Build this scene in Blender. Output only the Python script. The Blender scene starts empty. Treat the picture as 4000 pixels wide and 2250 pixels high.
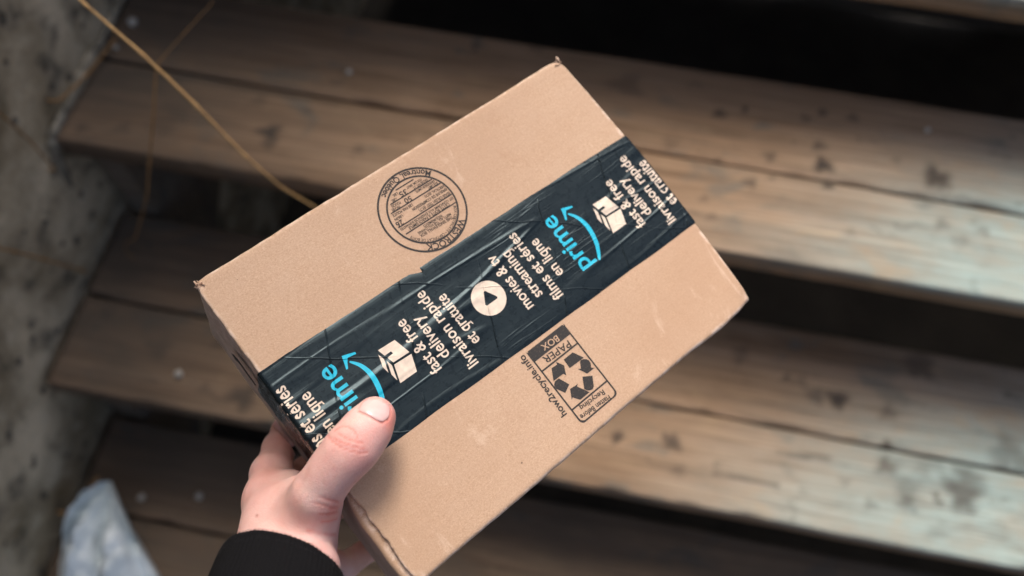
import bpy, bmesh, math, random
import numpy as np
from mathutils import Matrix, Vector, noise as mn

scene = bpy.context.scene
COL = scene.collection
random.seed(7)
rng = np.random.default_rng(11)

# ------------------------------------------------------------------ camera
FPX = 3300.0                                   # focal length in pixels of a 4000 px wide picture
CX, CY = 2000.0, 1125.0
CAM_LOC = np.array([0.7022, -0.5512, 0.9106])
PITCH, YAW, ROLL = 1.1055, -0.1556, -0.0336
fw = np.array([math.sin(YAW) * math.cos(PITCH), math.cos(YAW) * math.cos(PITCH), -math.sin(PITCH)])
rt0 = np.array([math.cos(YAW), -math.sin(YAW), 0.0])
dn0 = np.cross(fw, rt0)
RT = math.cos(ROLL) * rt0 + math.sin(ROLL) * dn0
DN = -math.sin(ROLL) * rt0 + math.cos(ROLL) * dn0
FW = fw
C2W = np.stack([RT, DN, FW], axis=1)           # camera axes (right, down, forward) in the world

cam = bpy.data.cameras.new('camera')
cam_ob = bpy.data.objects.new('camera', cam)
COL.objects.link(cam_ob)
m4 = Matrix.Identity(4)
for i in range(3):
    m4[i][0], m4[i][1], m4[i][2], m4[i][3] = RT[i], -DN[i], -FW[i], CAM_LOC[i]
cam_ob.matrix_world = m4
cam.sensor_width = 36.0
cam.lens = FPX / 4000.0 * 36.0
cam.clip_start = 0.02
cam.clip_end = 400.0
cam.dof.use_dof = True
cam.dof.focus_distance = 0.462
cam.dof.aperture_fstop = 3.9
scene.camera = cam_ob

# ------------------------------------------------------------------ sky, sun, exposure
SUN_EL, SUN_AZ = math.radians(57), math.radians(-29)      # azimuth from +y towards +x
world = bpy.data.worlds.new('World')
scene.world = world
world.use_nodes = True
wn = world.node_tree
bg = wn.nodes['Background']
sky = wn.nodes.new('ShaderNodeTexSky')
sky.sky_type = 'NISHITA'
sky.sun_disc = False
sky.sun_elevation = SUN_EL
sky.sun_rotation = SUN_AZ
sky.air_density = 0.7
sky.dust_density = 8.0
sky.ozone_density = 0.6
wn.links.new(sky.outputs[0], bg.inputs[0])
bg.inputs[1].default_value = 0.055
sun = bpy.data.lights.new('sun', 'SUN')
sun.energy = 1.5
sun.angle = math.radians(36)
sun.color = (1.0, 0.925, 0.85)
sun_ob = bpy.data.objects.new('sun', sun)
COL.objects.link(sun_ob)
sd = Vector((math.cos(SUN_EL) * math.sin(SUN_AZ), math.cos(SUN_EL) * math.cos(SUN_AZ), math.sin(SUN_EL)))
sun_ob.rotation_euler = sd.to_track_quat('Z', 'Y').to_euler()
sun_ob.location = (1.5, 1.5, 4)
vs = scene.view_settings
vs.view_transform = 'Standard'
vs.look = 'None'
vs.exposure = 2.04
vs.gamma = 1.0
vs.use_curve_mapping = False
scene.cycles.use_denoising = True
scene.cycles.max_bounces = 8

# ------------------------------------------------------------------ helpers
def cam_pt(px, py, z):
    return np.array([(px - CX) / FPX * z, (py - CY) / FPX * z, z])

def to_world(p):
    p = np.asarray(p, float)
    return p @ C2W.T + CAM_LOC

def at(px, py, z):
    return to_world(cam_pt(px, py, z))

def hit_plane(px, py, axis, val):
    d = C2W @ np.array([(px - CX) / FPX, (py - CY) / FPX, 1.0])
    t = (val - CAM_LOC[axis]) / d[axis]
    return CAM_LOC + d * t

def smooth01(t):
    t = np.clip(t, 0, 1)
    return t * t * (3 - 2 * t)

def link(name, mesh, mat=None, parent=None, smooth=True):
    ob = bpy.data.objects.new(name, mesh)
    COL.objects.link(ob)
    if mat is not None:
        mesh.materials.append(mat)
    if parent is not None:
        ob.parent = parent
    if smooth:
        mesh.polygons.foreach_set('use_smooth', [True] * len(mesh.polygons))
    return ob

def mesh_from(verts, faces, name='mesh', fix=False):
    me = bpy.data.meshes.new(name)
    me.from_pydata([tuple(map(float, v)) for v in verts], [], faces)
    me.update()
    if fix:
        bm = bmesh.new()
        bm.from_mesh(me)
        bmesh.ops.recalc_face_normals(bm, faces=bm.faces)
        bm.to_mesh(me)
        bm.free()
    return me

def tag(ob, label=None, cat=None, group=None, kind=None):
    if label: ob['label'] = label
    if cat: ob['category'] = cat
    if group: ob['group'] = group
    if kind: ob['kind'] = kind
    return ob

def empty(name, loc=(0, 0, 0)):
    e = bpy.data.objects.new(name, None)
    e.empty_display_size = 0.05
    COL.objects.link(e)
    e.location = loc
    return e

class NT:
    """small helper to write node materials"""
    def __init__(self, name):
        self.m = bpy.data.materials.new(name)
        self.m.use_nodes = True
        self.t = self.m.node_tree
        self.b = self.t.nodes['Principled BSDF']
    def n(self, typ, ins=None, **kw):
        nd = self.t.nodes.new(typ)
        for k, v in kw.items():
            setattr(nd, k, v)
        for k, v in (ins or {}).items():
            s = nd.inputs[k]
            if hasattr(v, 'is_output'):
                self.t.links.new(v, s)
            else:
                s.default_value = v
        return nd
    def set(self, **kw):
        for k, v in kw.items():
            s = self.b.inputs[k.replace('_', ' ')]
            if hasattr(v, 'is_output'):
                self.t.links.new(v, s)
            else:
                s.default_value = v
        return self
    def coord(self, scale=(1, 1, 1), loc=(0, 0, 0), rot=(0, 0, 0), kind='Object'):
        tc = self.n('ShaderNodeTexCoord')
        mp = self.n('ShaderNodeMapping', {'Vector': tc.outputs[kind], 'Scale': scale, 'Location': loc, 'Rotation': rot})
        return mp.outputs[0]
    def noise(self, vec, scale, detail=3, rough=0.55, dist=0.0):
        return self.n('ShaderNodeTexNoise', {'Vector': vec, 'Scale': scale, 'Detail': detail, 'Roughness': rough, 'Distortion': dist}).outputs[0]
    def math(self, op, a, b=0.0, c=0.0, clamp=False):
        nd = self.n('ShaderNodeMath', {0: a, 1: b, 2: c}, operation=op)
        nd.use_clamp = clamp
        return nd.outputs[0]
    def rng(self, v, a, b, c=0.0, d=1.0, smooth=False):
        nd = self.n('ShaderNodeMapRange', {0: v, 1: a, 2: b, 3: c, 4: d})
        if smooth:
            nd.interpolation_type = 'SMOOTHSTEP'
        return nd.outputs[0]
    def mix(self, fac, a, b, mode='MIX'):
        nd = self.n('ShaderNodeMix', data_type='RGBA', blend_type=mode)
        for k, v in ((0, fac), (6, a), (7, b)):
            s = nd.inputs[k]
            if hasattr(v, 'is_output'):
                self.t.links.new(v, s)
            else:
                s.default_value = v if k == 0 else (*v, 1.0)
        return nd.outputs[2]
    def bump(self, h, strength=1.0, dist=0.001, normal=None):
        ins = {'Height': h, 'Strength': strength, 'Distance': dist}
        if normal is not None:
            ins['Normal'] = normal
        return self.n('ShaderNodeBump', ins).outputs[0]
    def attr(self, name, out='Fac'):
        return self.n('ShaderNodeAttribute', attribute_name=name).outputs[out]

# ------------------------------------------------------------------ materials
def wood_material():
    w = NT('weathered_wood')
    info = w.n('ShaderNodeObjectInfo')
    off = w.math('MULTIPLY', info.outputs['Random'], 37.0)
    tc = w.n('ShaderNodeTexCoord')
    comb = w.n('ShaderNodeCombineXYZ', {0: off, 1: off, 2: off})
    add = w.n('ShaderNodeVectorMath', {0: tc.outputs['Object'], 1: comb.outputs[0]}, operation='ADD').outputs[0]
    grain_v = w.n('ShaderNodeMapping', {'Vector': add, 'Scale': (1.6, 34, 34)}).outputs[0]
    fine_v = w.n('ShaderNodeMapping', {'Vector': add, 'Scale': (7, 210, 210)}).outputs[0]
    blot_v = w.n('ShaderNodeMapping', {'Vector': add, 'Scale': (5.0, 9.0, 9.0)}).outputs[0]
    g = w.noise(grain_v, 1.0, 5, 0.6, 0.6)
    fine = w.noise(fine_v, 1.0, 3, 0.6)
    blot = w.noise(blot_v, 1.0, 5, 0.6, 0.3)
    blot2 = w.noise(blot_v, 3.1, 4, 0.65, 0.2)
    base = w.mix(w.rng(g, 0.32, 0.7), (0.16, 0.092, 0.048), (0.45, 0.295, 0.18))
    base = w.mix(w.rng(blot, 0.36, 0.68, 0, 0.8), base, (0.40, 0.27, 0.17))
    streak = w.noise(w.n('ShaderNodeMapping', {'Vector': add, 'Scale': (2.6, 70, 70)}).outputs[0], 1.0, 4, 0.65, 0.8)
    base = w.mix(w.rng(streak, 0.50, 0.70, 0.0, 0.32), base, (0.46, 0.345, 0.235))
    base = w.mix(w.rng(streak, 0.46, 0.28, 0.0, 0.45), base, (0.095, 0.058, 0.032))
    wear = w.attr('wear')
    wearn = w.math('MULTIPLY', wear, w.rng(blot2, 0.25, 0.6, 0.55, 1.0))
    base = w.mix(w.math('MULTIPLY', wearn, w.rng(streak, 0.30, 0.56, 0.82, 1.0)), base, (0.29, 0.39, 0.375))
    patch = w.noise(w.n('ShaderNodeMapping', {'Vector': add, 'Scale': (9, 16, 9), 'Location': (4, 2, 1)}).outputs[0], 1.0, 4, 0.6, 0.5)
    base = w.mix(w.rng(patch, 0.54, 0.70, 0.0, 0.6, True), base, (0.12, 0.14, 0.13))
    base = w.mix(w.rng(patch, 0.42, 0.30, 0.0, 0.28, True), base, (0.44, 0.31, 0.18))
    base = w.mix(w.rng(fine, 0.42, 0.72, 0.35, 0.0), base, (0.05, 0.038, 0.028))
    # soaked dark spots, knots, grime and painted shade
    spot = w.rng(blot2, 0.60, 0.74, 0.0, 0.55, True)
    base = w.mix(spot, base, (0.055, 0.045, 0.036))
    base = w.mix(w.attr('stain'), base, (0.048, 0.040, 0.034))
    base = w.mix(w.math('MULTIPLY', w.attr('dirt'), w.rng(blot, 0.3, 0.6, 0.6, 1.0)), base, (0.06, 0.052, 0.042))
    h = w.math('ADD', w.math('MULTIPLY', g, 0.6), w.math('MULTIPLY', fine, 0.5))
    w.set(Base_Color=base, Roughness=w.rng(g, 0.3, 0.7, 0.78, 0.92), Normal=w.bump(w.math('ADD', h, streak), 0.9, 0.0022))
    w.b.inputs['Specular IOR Level'].default_value = 0.18
    return w.m

def concrete_material():
    c = NT('stained_concrete')
    v = c.coord()
    big = c.noise(v, 6.5, 6, 0.62, 0.4)
    mid = c.noise(v, 21, 5, 0.6, 0.2)
    fine = c.noise(v, 160, 4, 0.6)
    col = c.mix(c.rng(big, 0.38, 0.62), (0.24, 0.19, 0.11), (0.64, 0.545, 0.38))
    col = c.mix(c.rng(mid, 0.52, 0.70, 0, 0.85), col, (0.05, 0.046, 0.036))
    col = c.mix(c.rng(mid, 0.44, 0.30, 0, 0.5), col, (0.70, 0.62, 0.46))
    pit = c.n('ShaderNodeTexVoronoi', {'Vector': v, 'Scale': 26.0, 'Randomness': 1.0}).outputs['Distance']
    pitm = c.rng(pit, 0.14, 0.20, 1, 0, True)
    col = c.mix(c.math('MULTIPLY', pitm, 0.7), col, (0.035, 0.033, 0.03))
    col = c.mix(c.rng(fine, 0.35, 0.7, 0.25, 0.0), col, (0.04, 0.04, 0.035))
    h = c.math('SUBTRACT', c.math('ADD', mid, c.math('MULTIPLY', fine, 0.4)), pitm)
    c.set(Base_Color=col, Roughness=0.9, Normal=c.bump(h, 0.7, 0.003))
    return c.m

def soil_material():
    s = NT('dark_soil')
    v = s.coord()
    a = s.noise(v, 9, 6, 0.65)
    b = s.noise(v, 70, 4, 0.6)
    col = s.mix(s.rng(a, 0.3, 0.7), (0.016, 0.014, 0.011), (0.04, 0.034, 0.027))
    s.set(Base_Color=col, Roughness=0.95, Normal=s.bump(b, 1.0, 0.01))
    return s.m

def card_material(name='kraft_card', tint=1.0):
    k = NT(name)
    v = k.coord()
    fib = k.noise(k.coord(scale=(850, 1150, 850)), 1.0, 3, 0.65, 0.8)
    fib2 = k.noise(k.coord(scale=(2600, 1900, 2300), rot=(0, 0, 0.7)), 1.0, 2, 0.6, 0.5)
    cloud = k.noise(v, 55, 4, 0.6)
    cloud2 = k.noise(v, 9, 3, 0.5)
    col = k.mix(k.rng(fib, 0.3, 0.72), (0.41 * tint, 0.255 * tint, 0.152 * tint), (0.59 * tint, 0.41 * tint, 0.282 * tint))
    col = k.mix(k.rng(cloud, 0.35, 0.7, 0.0, 0.45), col, (0.51 * tint, 0.35 * tint, 0.24 * tint))
    col = k.mix(k.rng(cloud2, 0.38, 0.66, 0.0, 0.55), col, (0.41 * tint, 0.25 * tint, 0.15 * tint))
    col = k.mix(k.rng(fib2, 0.62, 0.8, 0.0, 0.4), col, (0.76, 0.62, 0.5))
    vo = k.n('ShaderNodeTexVoronoi', {'Vector': v, 'Scale': 95.0, 'Randomness': 1.0})
    sel = k.n('ShaderNodeSeparateColor', {0: vo.outputs['Color']}).outputs[0]
    rad = k.rng(sel, 0.84, 1.0, 0.0, 0.06)
    spk = k.math('LESS_THAN', vo.outputs['Distance'], rad)
    col = k.mix(k.math('MULTIPLY', spk, 0.75), col, (0.11, 0.065, 0.04))
    # faint flutes of the corrugated core, scuffs and handling marks
    xyz = k.n('ShaderNodeSeparateXYZ', {0: v})
    wob = k.noise(v, 14, 2, 0.5)
    fl = k.math('SINE', k.math('ADD', k.math('MULTIPLY', xyz.outputs[1], 2 * math.pi / 0.0068), k.math('MULTIPLY', wob, 2.0)))
    scuff = k.noise(k.coord(scale=(34, 15, 20), rot=(0, 0, 0.5)), 1.0, 6, 0.7, 1.2)
    col = k.mix(k.rng(scuff, 0.60, 0.74, 0.0, 0.38), col, (0.78, 0.60, 0.47))
    col = k.mix(k.rng(scuff, 0.40, 0.27, 0.0, 0.42), col, (0.40, 0.235, 0.14))
    col = k.mix(k.rng(fl, 0.2, 1.0, 0.0, 0.07), col, (0.40, 0.24, 0.15))
    ex = k.math('MINIMUM', k.math('ABSOLUTE', xyz.outputs[0]), k.math('ABSOLUTE', k.math('SUBTRACT', xyz.outputs[0], 0.2700)))
    ey = k.math('MINIMUM', k.math('ABSOLUTE', xyz.outputs[1]), k.math('ABSOLUTE', k.math('SUBTRACT', xyz.outputs[1], 0.2000)))
    corner = k.rng(k.math('ADD', ex, ey), 0.004, 0.013, 1.0, 0.0, True)
    edge = k.math('MAXIMUM', k.rng(k.math('MINIMUM', ex, ey), 0.0006, 0.0026, 1.0, 0.0, True), corner)
    col = k.mix(k.math('MULTIPLY', edge, k.rng(k.noise(v, 130, 4, 0.7, 0.6), 0.42, 0.60, 0.0, 0.6)), col, (0.80, 0.64, 0.52))
    h = k.math('ADD', fib, k.math('MULTIPLY', cloud, 0.8))
    h = k.math('ADD', h, k.math('MULTIPLY', fl, 0.16))
    h = k.math('ADD', h, k.math('MULTIPLY', cloud2, 4.0))
    k.set(Base_Color=col, Roughness=0.72, Normal=k.bump(h, 0.35, 0.0004))
    k.b.inputs['Specular IOR Level'].default_value = 0.4
    k.b.inputs['Sheen Weight'].default_value = 0.15
    k.b.inputs['Sheen Roughness'].default_value = 0.5
    return k.m

def tape_bump(k):
    """creases of the reinforced paper tape, in the box's own coordinates (x along, y across)"""
    tc = k.n('ShaderNodeTexCoord')
    vec = tc.outputs['Object']
    xyz = k.n('ShaderNodeSeparateXYZ', {0: vec})
    x, y = xyz.outputs[0], xyz.outputs[1]
    # long ridges along the tape
    lv = k.n('ShaderNodeMapping', {'Vector': vec, 'Scale': (4.2, 34, 1), 'Rotation': (0, 0, 0.03)}).outputs[0]
    ln = k.noise(lv, 1.0, 1.5, 0.5, 0.2)
    ridge = k.rng(k.math('ABSOLUTE', k.math('SUBTRACT', ln, 0.5)), 0.0, 0.034, 1.0, 0.0, True)
    lv2 = k.n('ShaderNodeMapping', {'Vector': vec, 'Scale': (13, 190, 1), 'Location': (3, 7, 0)}).outputs[0]
    ln2 = k.noise(lv2, 1.0, 2, 0.5, 0.35)
    ridge2 = k.rng(k.math('ABSOLUTE', k.math('SUBTRACT', ln2, 0.52)), 0.0, 0.04, 1.0, 0.0, True)
    band = k.noise(k.n('ShaderNodeMapping', {'Vector': vec, 'Scale': (9, 30, 1), 'Location': (1, 4, 0)}).outputs[0], 1.0, 2, 0.5)
    # glass threads under the paper: two crossing families
    wob = k.noise(vec, 22, 2, 0.5)
    thr = None
    for ang, sp, off in ((1.12, 0.047, 0.013), (-0.62, 0.041, 0.02)):
        d = k.math('ADD', k.math('MULTIPLY', x, math.sin(ang)), k.math('MULTIPLY', y, math.cos(ang)))
        d = k.math('ADD', d, k.math('MULTIPLY', wob, 0.009))
        d = k.math('PINGPONG', k.math('ADD', d, off + 1.0), sp * 0.5)
        r = k.rng(d, 0.0, 0.0006, 1.0, 0.0, True)
        r = k.math('MULTIPLY', r, k.rng(k.noise(vec, 38 + 9 * ang, 2, 0.5), 0.40, 0.56, 0.0, 1.0))
        thr = r if thr is None else k.math('ADD', thr, r)
    ribs = k.noise(k.n('ShaderNodeMapping', {'Vector': vec, 'Scale': (60, 1500, 60)}).outputs[0], 1.0, 2, 0.5)
    mid = k.rng(k.math('ABSOLUTE', k.math('SUBTRACT', y, k.math('ADD', k.math('MULTIPLY', x, 0.025), 0.0985))), 0.0, 0.026, 1.0, 0.35, True)
    h = k.math('ADD', k.math('MULTIPLY', k.math('MULTIPLY', ridge, mid), k.rng(band, 0.35, 0.6, 0.45, 1.25)), k.math('MULTIPLY', ridge2, k.rng(band, 0.50, 0.64, 0.0, 0.16)))
    h = k.math('ADD', h, k.math('MULTIPLY', thr, 0.45))
    h = k.math('ADD', h, k.math('MULTIPLY', band, 2.4))
    h = k.math('ADD', h, k.math('MULTIPLY', ribs, 0.09))
    return k.bump(h, 1.0, 0.0008), ridge

def tape_material(name, color, rough=0.29, spec=0.45, tint=(1, 1, 1)):
    k = NT(name)
    nrm, ridge = tape_bump(k)
    v = k.coord()
    n1 = k.noise(v, 240, 3, 0.6)
    dark = tuple(c * 0.8 for c in color)
    k.set(Base_Color=k.mix(k.rng(n1, 0.35, 0.7), dark, color), Roughness=k.rng(n1, 0.3, 0.7, rough, rough + 0.1), Normal=nrm)
    k.b.inputs['Specular IOR Level'].default_value = spec
    k.b.inputs['Specular Tint'].default_value = (*tint, 1.0)
    return k.m

def ink_material():
    k = NT('black_ink_on_card')
    v = k.coord()
    n1 = k.noise(v, 900, 3, 0.7)
    col = k.mix(k.rng(n1, 0.55, 0.8, 0.0, 0.6), (0.022, 0.020, 0.019), (0.19, 0.13, 0.09))
    k.set(Base_Color=col, Roughness=0.75)
    return k.m

def skin_material():
    k = NT('skin')
    v = k.coord()
    col = k.attr('tone', 'Color')
    n1 = k.noise(v, 110, 4, 0.6)
    n2 = k.noise(v, 520, 3, 0.6)
    col = k.mix(k.rng(n1, 0.35, 0.7, 0.0, 0.25), col, (0.70, 0.30, 0.25))
    n3 = k.noise(v, 45, 4, 0.65, 0.5)
    col = k.mix(k.rng(n3, 0.52, 0.72, 0.0, 0.30), col, (0.66, 0.24, 0.20))
    col = k.mix(k.rng(n3, 0.46, 0.30, 0.0, 0.30), col, (0.86, 0.66, 0.58))
    vo = k.n('ShaderNodeTexVoronoi', {'Vector': v, 'Scale': 620.0}, feature='DISTANCE_TO_EDGE').outputs['Distance']
    vo2 = k.n('ShaderNodeTexVoronoi', {'Vector': k.coord(scale=(1, 1, 2.2), rot=(0.4, 0.3, 0)), 'Scale': 260.0}, feature='DISTANCE_TO_EDGE').outputs['Distance']
    h = k.math('ADD', k.math('MULTIPLY', k.rng(vo, 0.0, 0.12), 0.5), n2)
    h = k.math('ADD', h, k.math('MULTIPLY', k.rng(vo2, 0.0, 0.08), 0.16))
    k.set(Base_Color=col, Roughness=0.47, Normal=k.bump(h, 0.5, 0.00025))
    k.b.inputs['Subsurface Weight'].default_value = 0.22
    k.b.inputs['Subsurface Radius'].default_value = (1.0, 0.35, 0.2)
    k.b.inputs['Subsurface Scale'].default_value = 0.004
    k.b.inputs['Specular IOR Level'].default_value = 0.4
    return k.m

def simple(name, color, rough=0.6, spec=0.5, var=0.25, scale=60.0, bump=0.0, bdist=0.001):
    k = NT(name)
    v = k.coord()
    n1 = k.noise(v, scale, 4, 0.6)
    col = k.mix(k.rng(n1, 0.3, 0.7), tuple(c * (1 - var) for c in color), tuple(min(1, c * (1 + var)) for c in color))
    k.set(Base_Color=col, Roughness=rough)
    if bump:
        k.set(Normal=k.bump(n1, bump, bdist))
    k.b.inputs['Specular IOR Level'].default_value = spec
    return k.m

M_WOOD = wood_material()
M_CONC = concrete_material()
M_SOIL = soil_material()
M_CARD = card_material()
M_TAPE = tape_material('black_tape', (0.0085, 0.0130, 0.0158), 0.24, 0.34, (0.70, 0.92, 1.0))
M_CREAM = tape_material('cream_print', (0.80, 0.66, 0.53), 0.5, 0.4)
M_CYAN = tape_material('cyan_print', (0.012, 0.50, 0.70), 0.45, 0.4)
M_INK = ink_material()
M_SKIN = skin_material()
M_NAIL = simple('nail', (0.84, 0.55, 0.51), 0.18, 0.5, 0.06, 220)
M_KNIT = simple('black_knit', (0.0065, 0.0065, 0.0075), 0.95, 0.15, 0.45, 1300, 1.0, 0.0008)
M_FUZZ = simple('knit_fibre', (0.03, 0.03, 0.034), 0.9, 0.2, 0.5, 700)
M_STRAW = simple('dry_straw', (0.86, 0.50, 0.20), 0.6, 0.4, 0.25, 120)
M_STRAW2 = simple('dull_straw', (0.27, 0.15, 0.058), 0.7, 0.3, 0.25, 90)
M_PEB = simple('pale_stone', (0.40, 0.38, 0.33), 0.8, 0.3, 0.25, 200)
M_MORTAR = simple('pale_mortar', (0.21, 0.19, 0.145), 0.9, 0.3, 0.7, 48, 0.8, 0.004)

# ------------------------------------------------------------------ the setting
RISE, RUN, DEPTH, CRACK, TH = 0.2125, 0.2652, 0.285, 0.1334, 0.038
STAIR_W = 2.05
GROUND_Z = -4 * RISE

def ground_mesh():
    n = 60
    xs = np.concatenate([np.linspace(-60, -3, 12), np.linspace(-2.5, 4.5, n), np.linspace(5, 60, 12)])
    ys = np.concatenate([np.linspace(-60, -4, 12), np.linspace(-3.5, 4.5, n), np.linspace(5, 60, 12)])
    V, F = [], []
    for x in xs:
        for y in ys:
            near = 1.0 if (abs(x) < 5 and abs(y) < 5) else 0.3
            V.append((x, y, GROUND_Z + near * 0.02 * mn.noise(Vector((x * 3, y * 3, 0)))))
    ny = len(ys)
    for i in range(len(xs) - 1):
        for j in range(ny - 1):
            F.append((i * ny + j, (i + 1) * ny + j, (i + 1) * ny + j + 1, i * ny + j + 1))
    return mesh_from(V, F)
tag(link('ground', ground_mesh(), M_SOIL), kind='structure')

# concrete wall on the left of the stairs
def wall_mesh(y0, y1, z0, z1, thick=0.22, step=0.02):
    ys = np.arange(y0, y1 + 1e-6, step)
    zs = np.arange(z0, z1 + 1e-6, step)
    V, F = [], []
    for y in ys:
        for z in zs:
            d = 0.006 * mn.noise(Vector((y * 5, z * 5, 1.7))) + 0.0025 * mn.noise(Vector((y * 23, z * 23, 4.1)))
            V.append((-0.008 + d, y, z))
    nz = len(zs)
    for i in range(len(ys) - 1):
        for j in range(nz - 1):
            F.append((i * nz + j, (i + 1) * nz + j, (i + 1) * nz + j + 1, i * nz + j + 1))
    # back and rim
    o = len(V)
    for y in (ys[0], ys[-1]):
        for z in (zs[0], zs[-1]):
            V.append((-thick, y, z))
    ny = len(ys)
    lo = [i * nz for i in range(ny)]
    hi = [i * nz + nz - 1 for i in range(ny)]
    a0 = list(range(nz)); a1 = [(ny - 1) * nz + j for j in range(nz)]
    F.append([o, o + 1, o + 3, o + 2])
    F.append([o] + lo + [o + 2]); F.append([o + 1] + hi + [o + 3])
    F.append([o] + a0 + [o + 1]); F.append([o + 2] + a1 + [o + 3])
    return mesh_from(V, F, fix=True)
wall_ob = link('concrete_wall', wall_mesh(-1.7, 2.4, GROUND_Z - 0.1, 2.8), M_CONC)
tag(wall_ob, 'tall stained grey concrete wall along the left ends of the wooden steps', 'wall')

# ---- mortar smeared where treads meet the wall
def bead_mesh(pts, r):
    V, F = [], []
    K = 10
    pts = [np.array(p, float) for p in pts]
    dense = []
    for a, b in zip(pts[:-1], pts[1:]):
        for t in np.linspace(0, 1, 14, endpoint=False):
            dense.append(a + (b - a) * t)
    dense.append(pts[-1])
    for i, p in enumerate(dense):
        t = dense[min(i + 1, len(dense) - 1)] - dense[max(i - 1, 0)]
        t /= np.linalg.norm(t)
        a = np.cross(t, [1, 0.02, 0.01]); a /= np.linalg.norm(a); b = np.cross(t, a)
        e = min(1.0, 0.25 + 3.0 * min(i, len(dense) - 1 - i) / len(dense))
        for k in range(K):
            th = 2 * math.pi * k / K
            rr = r * e * (0.75 + 0.5 * mn.noise(Vector((i * 0.35, k * 0.5, p[2] * 9))))
            V.append(p + rr * (1.0 * math.cos(th) * a + 0.7 * math.sin(th) * b))
    n = len(dense)
    for i in range(n - 1):
        for k in range(K):
            F.append((i * K + k, i * K + (k + 1) % K, (i + 1) * K + (k + 1) % K, (i + 1) * K + k))
    F.append(list(range(K))[::-1]); F.append([(n - 1) * K + k for k in range(K)])
    return mesh_from(V, F)
link('mortar_bead', bead_mesh([(-0.003, 0.29, 0.004), (-0.002, 0.15, 0.003), (-0.001, 0.005, 0.002), (-0.003, -0.012, -0.03), (-0.006, -0.02, -0.09)], 0.011), M_MORTAR, wall_ob)

# ---- wooden stairs
stairs = empty('wooden_stairs', (STAIR_W / 2, 0, GROUND_Z))
tag(stairs, 'weathered open wooden steps of paired planks below the held box', 'stairs')

def px_stains(zp, items):
    out = []
    for (px, py, r, s) in items:
        p = hit_plane(px, py, 2, zp)
        d = np.linalg.norm(p - CAM_LOC)
        out.append((p[0], p[1], r / FPX * d, s))
    return out
STAINS = {
    0: px_stains(0.0, [(1055, 515, 40, .9), (1050, 560, 25, .7), (1400, 585, 22, .5), (1010, 395, 30, .35), (1200, 430, 18, .3), (3216, 646, 36, .95), (3200, 570, 26, .6),
                       (3236, 722, 22, .95), (3655, 690, 46, .85), (3680, 720, 30, .6), (3500, 625, 14, .7), (2810, 445, 24, .8), (2910, 425, 14, .9), (3210, 440, 18, .7), (3150, 460, 18, .7), (3330, 460, 22, .6),
                       (3005, 610, 26, .6), (2930, 715, 24, .6), (2750, 780, 18, .5), (2780, 850, 22, .4), (3680, 875, 24, .5), (3840, 900, 20, .5), (3320, 910, 22, .35), (2450, 330, 60, .35), (2620, 560, 30, .3),
                       (700, 420, 60, .4), (640, 490, 50, .4), (480, 500, 30, .5), (320, 500, 22, .6), (420, 300, 60, .3)]),
    -1: px_stains(-RISE, [(2410, 1710, 24, .85), (2420, 1690, 14, .7), (2630, 1730, 32, .8), (2600, 1705, 18, .8), (3075, 1475, 17, .9), (3272, 1560, 38, .95), (3190, 1545, 34, .55), (3130, 1490, 26, .4),
                          (3600, 1430, 48, .6), (3580, 1400, 30, .5), (3465, 1740, 20, .9), (3460, 1820, 34, .6), (3760, 1930, 60, .75), (3780, 1870, 46, .6), (3545, 1970, 32, .5), (3672, 1962, 12, .9), (3655, 1935, 10, .9),
                          (3940, 1770, 60, .45), (3470, 1610, 30, .5), (3400, 1970, 22, .4), (2650, 1840, 26, .4), (3300, 1880, 20, .35), (950, 1550, 55, .75), (620, 1360, 46, .5), (860, 1340, 30, .5), (800, 1520, 26, .4),
                          (2890, 1390, 34, .4), (2900, 1370, 20, .4)]),
}
LINES = {-1: [((3030, 1760), (3340, 1805), 9, .75), ((3060, 1775), (3240, 1795), 10, .7), ((2780, 1848), (3045, 1895), 10, .7), ((2550, 1585), (3400, 1716), 14, .55)],
         0: [((3310, 715), (3560, 760), 8, .5), ((450, 275), (1320, 405), 16, .6), ((2700, 640), (3240, 720), 10, .5)]}
SEGS = {k: [(hit_plane(*a, 2, k * RISE)[:2], hit_plane(*b, 2, k * RISE)[:2], w / FPX * 1.15, s) for a, b, w, s in v] for k, v in LINES.items()}

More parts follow.
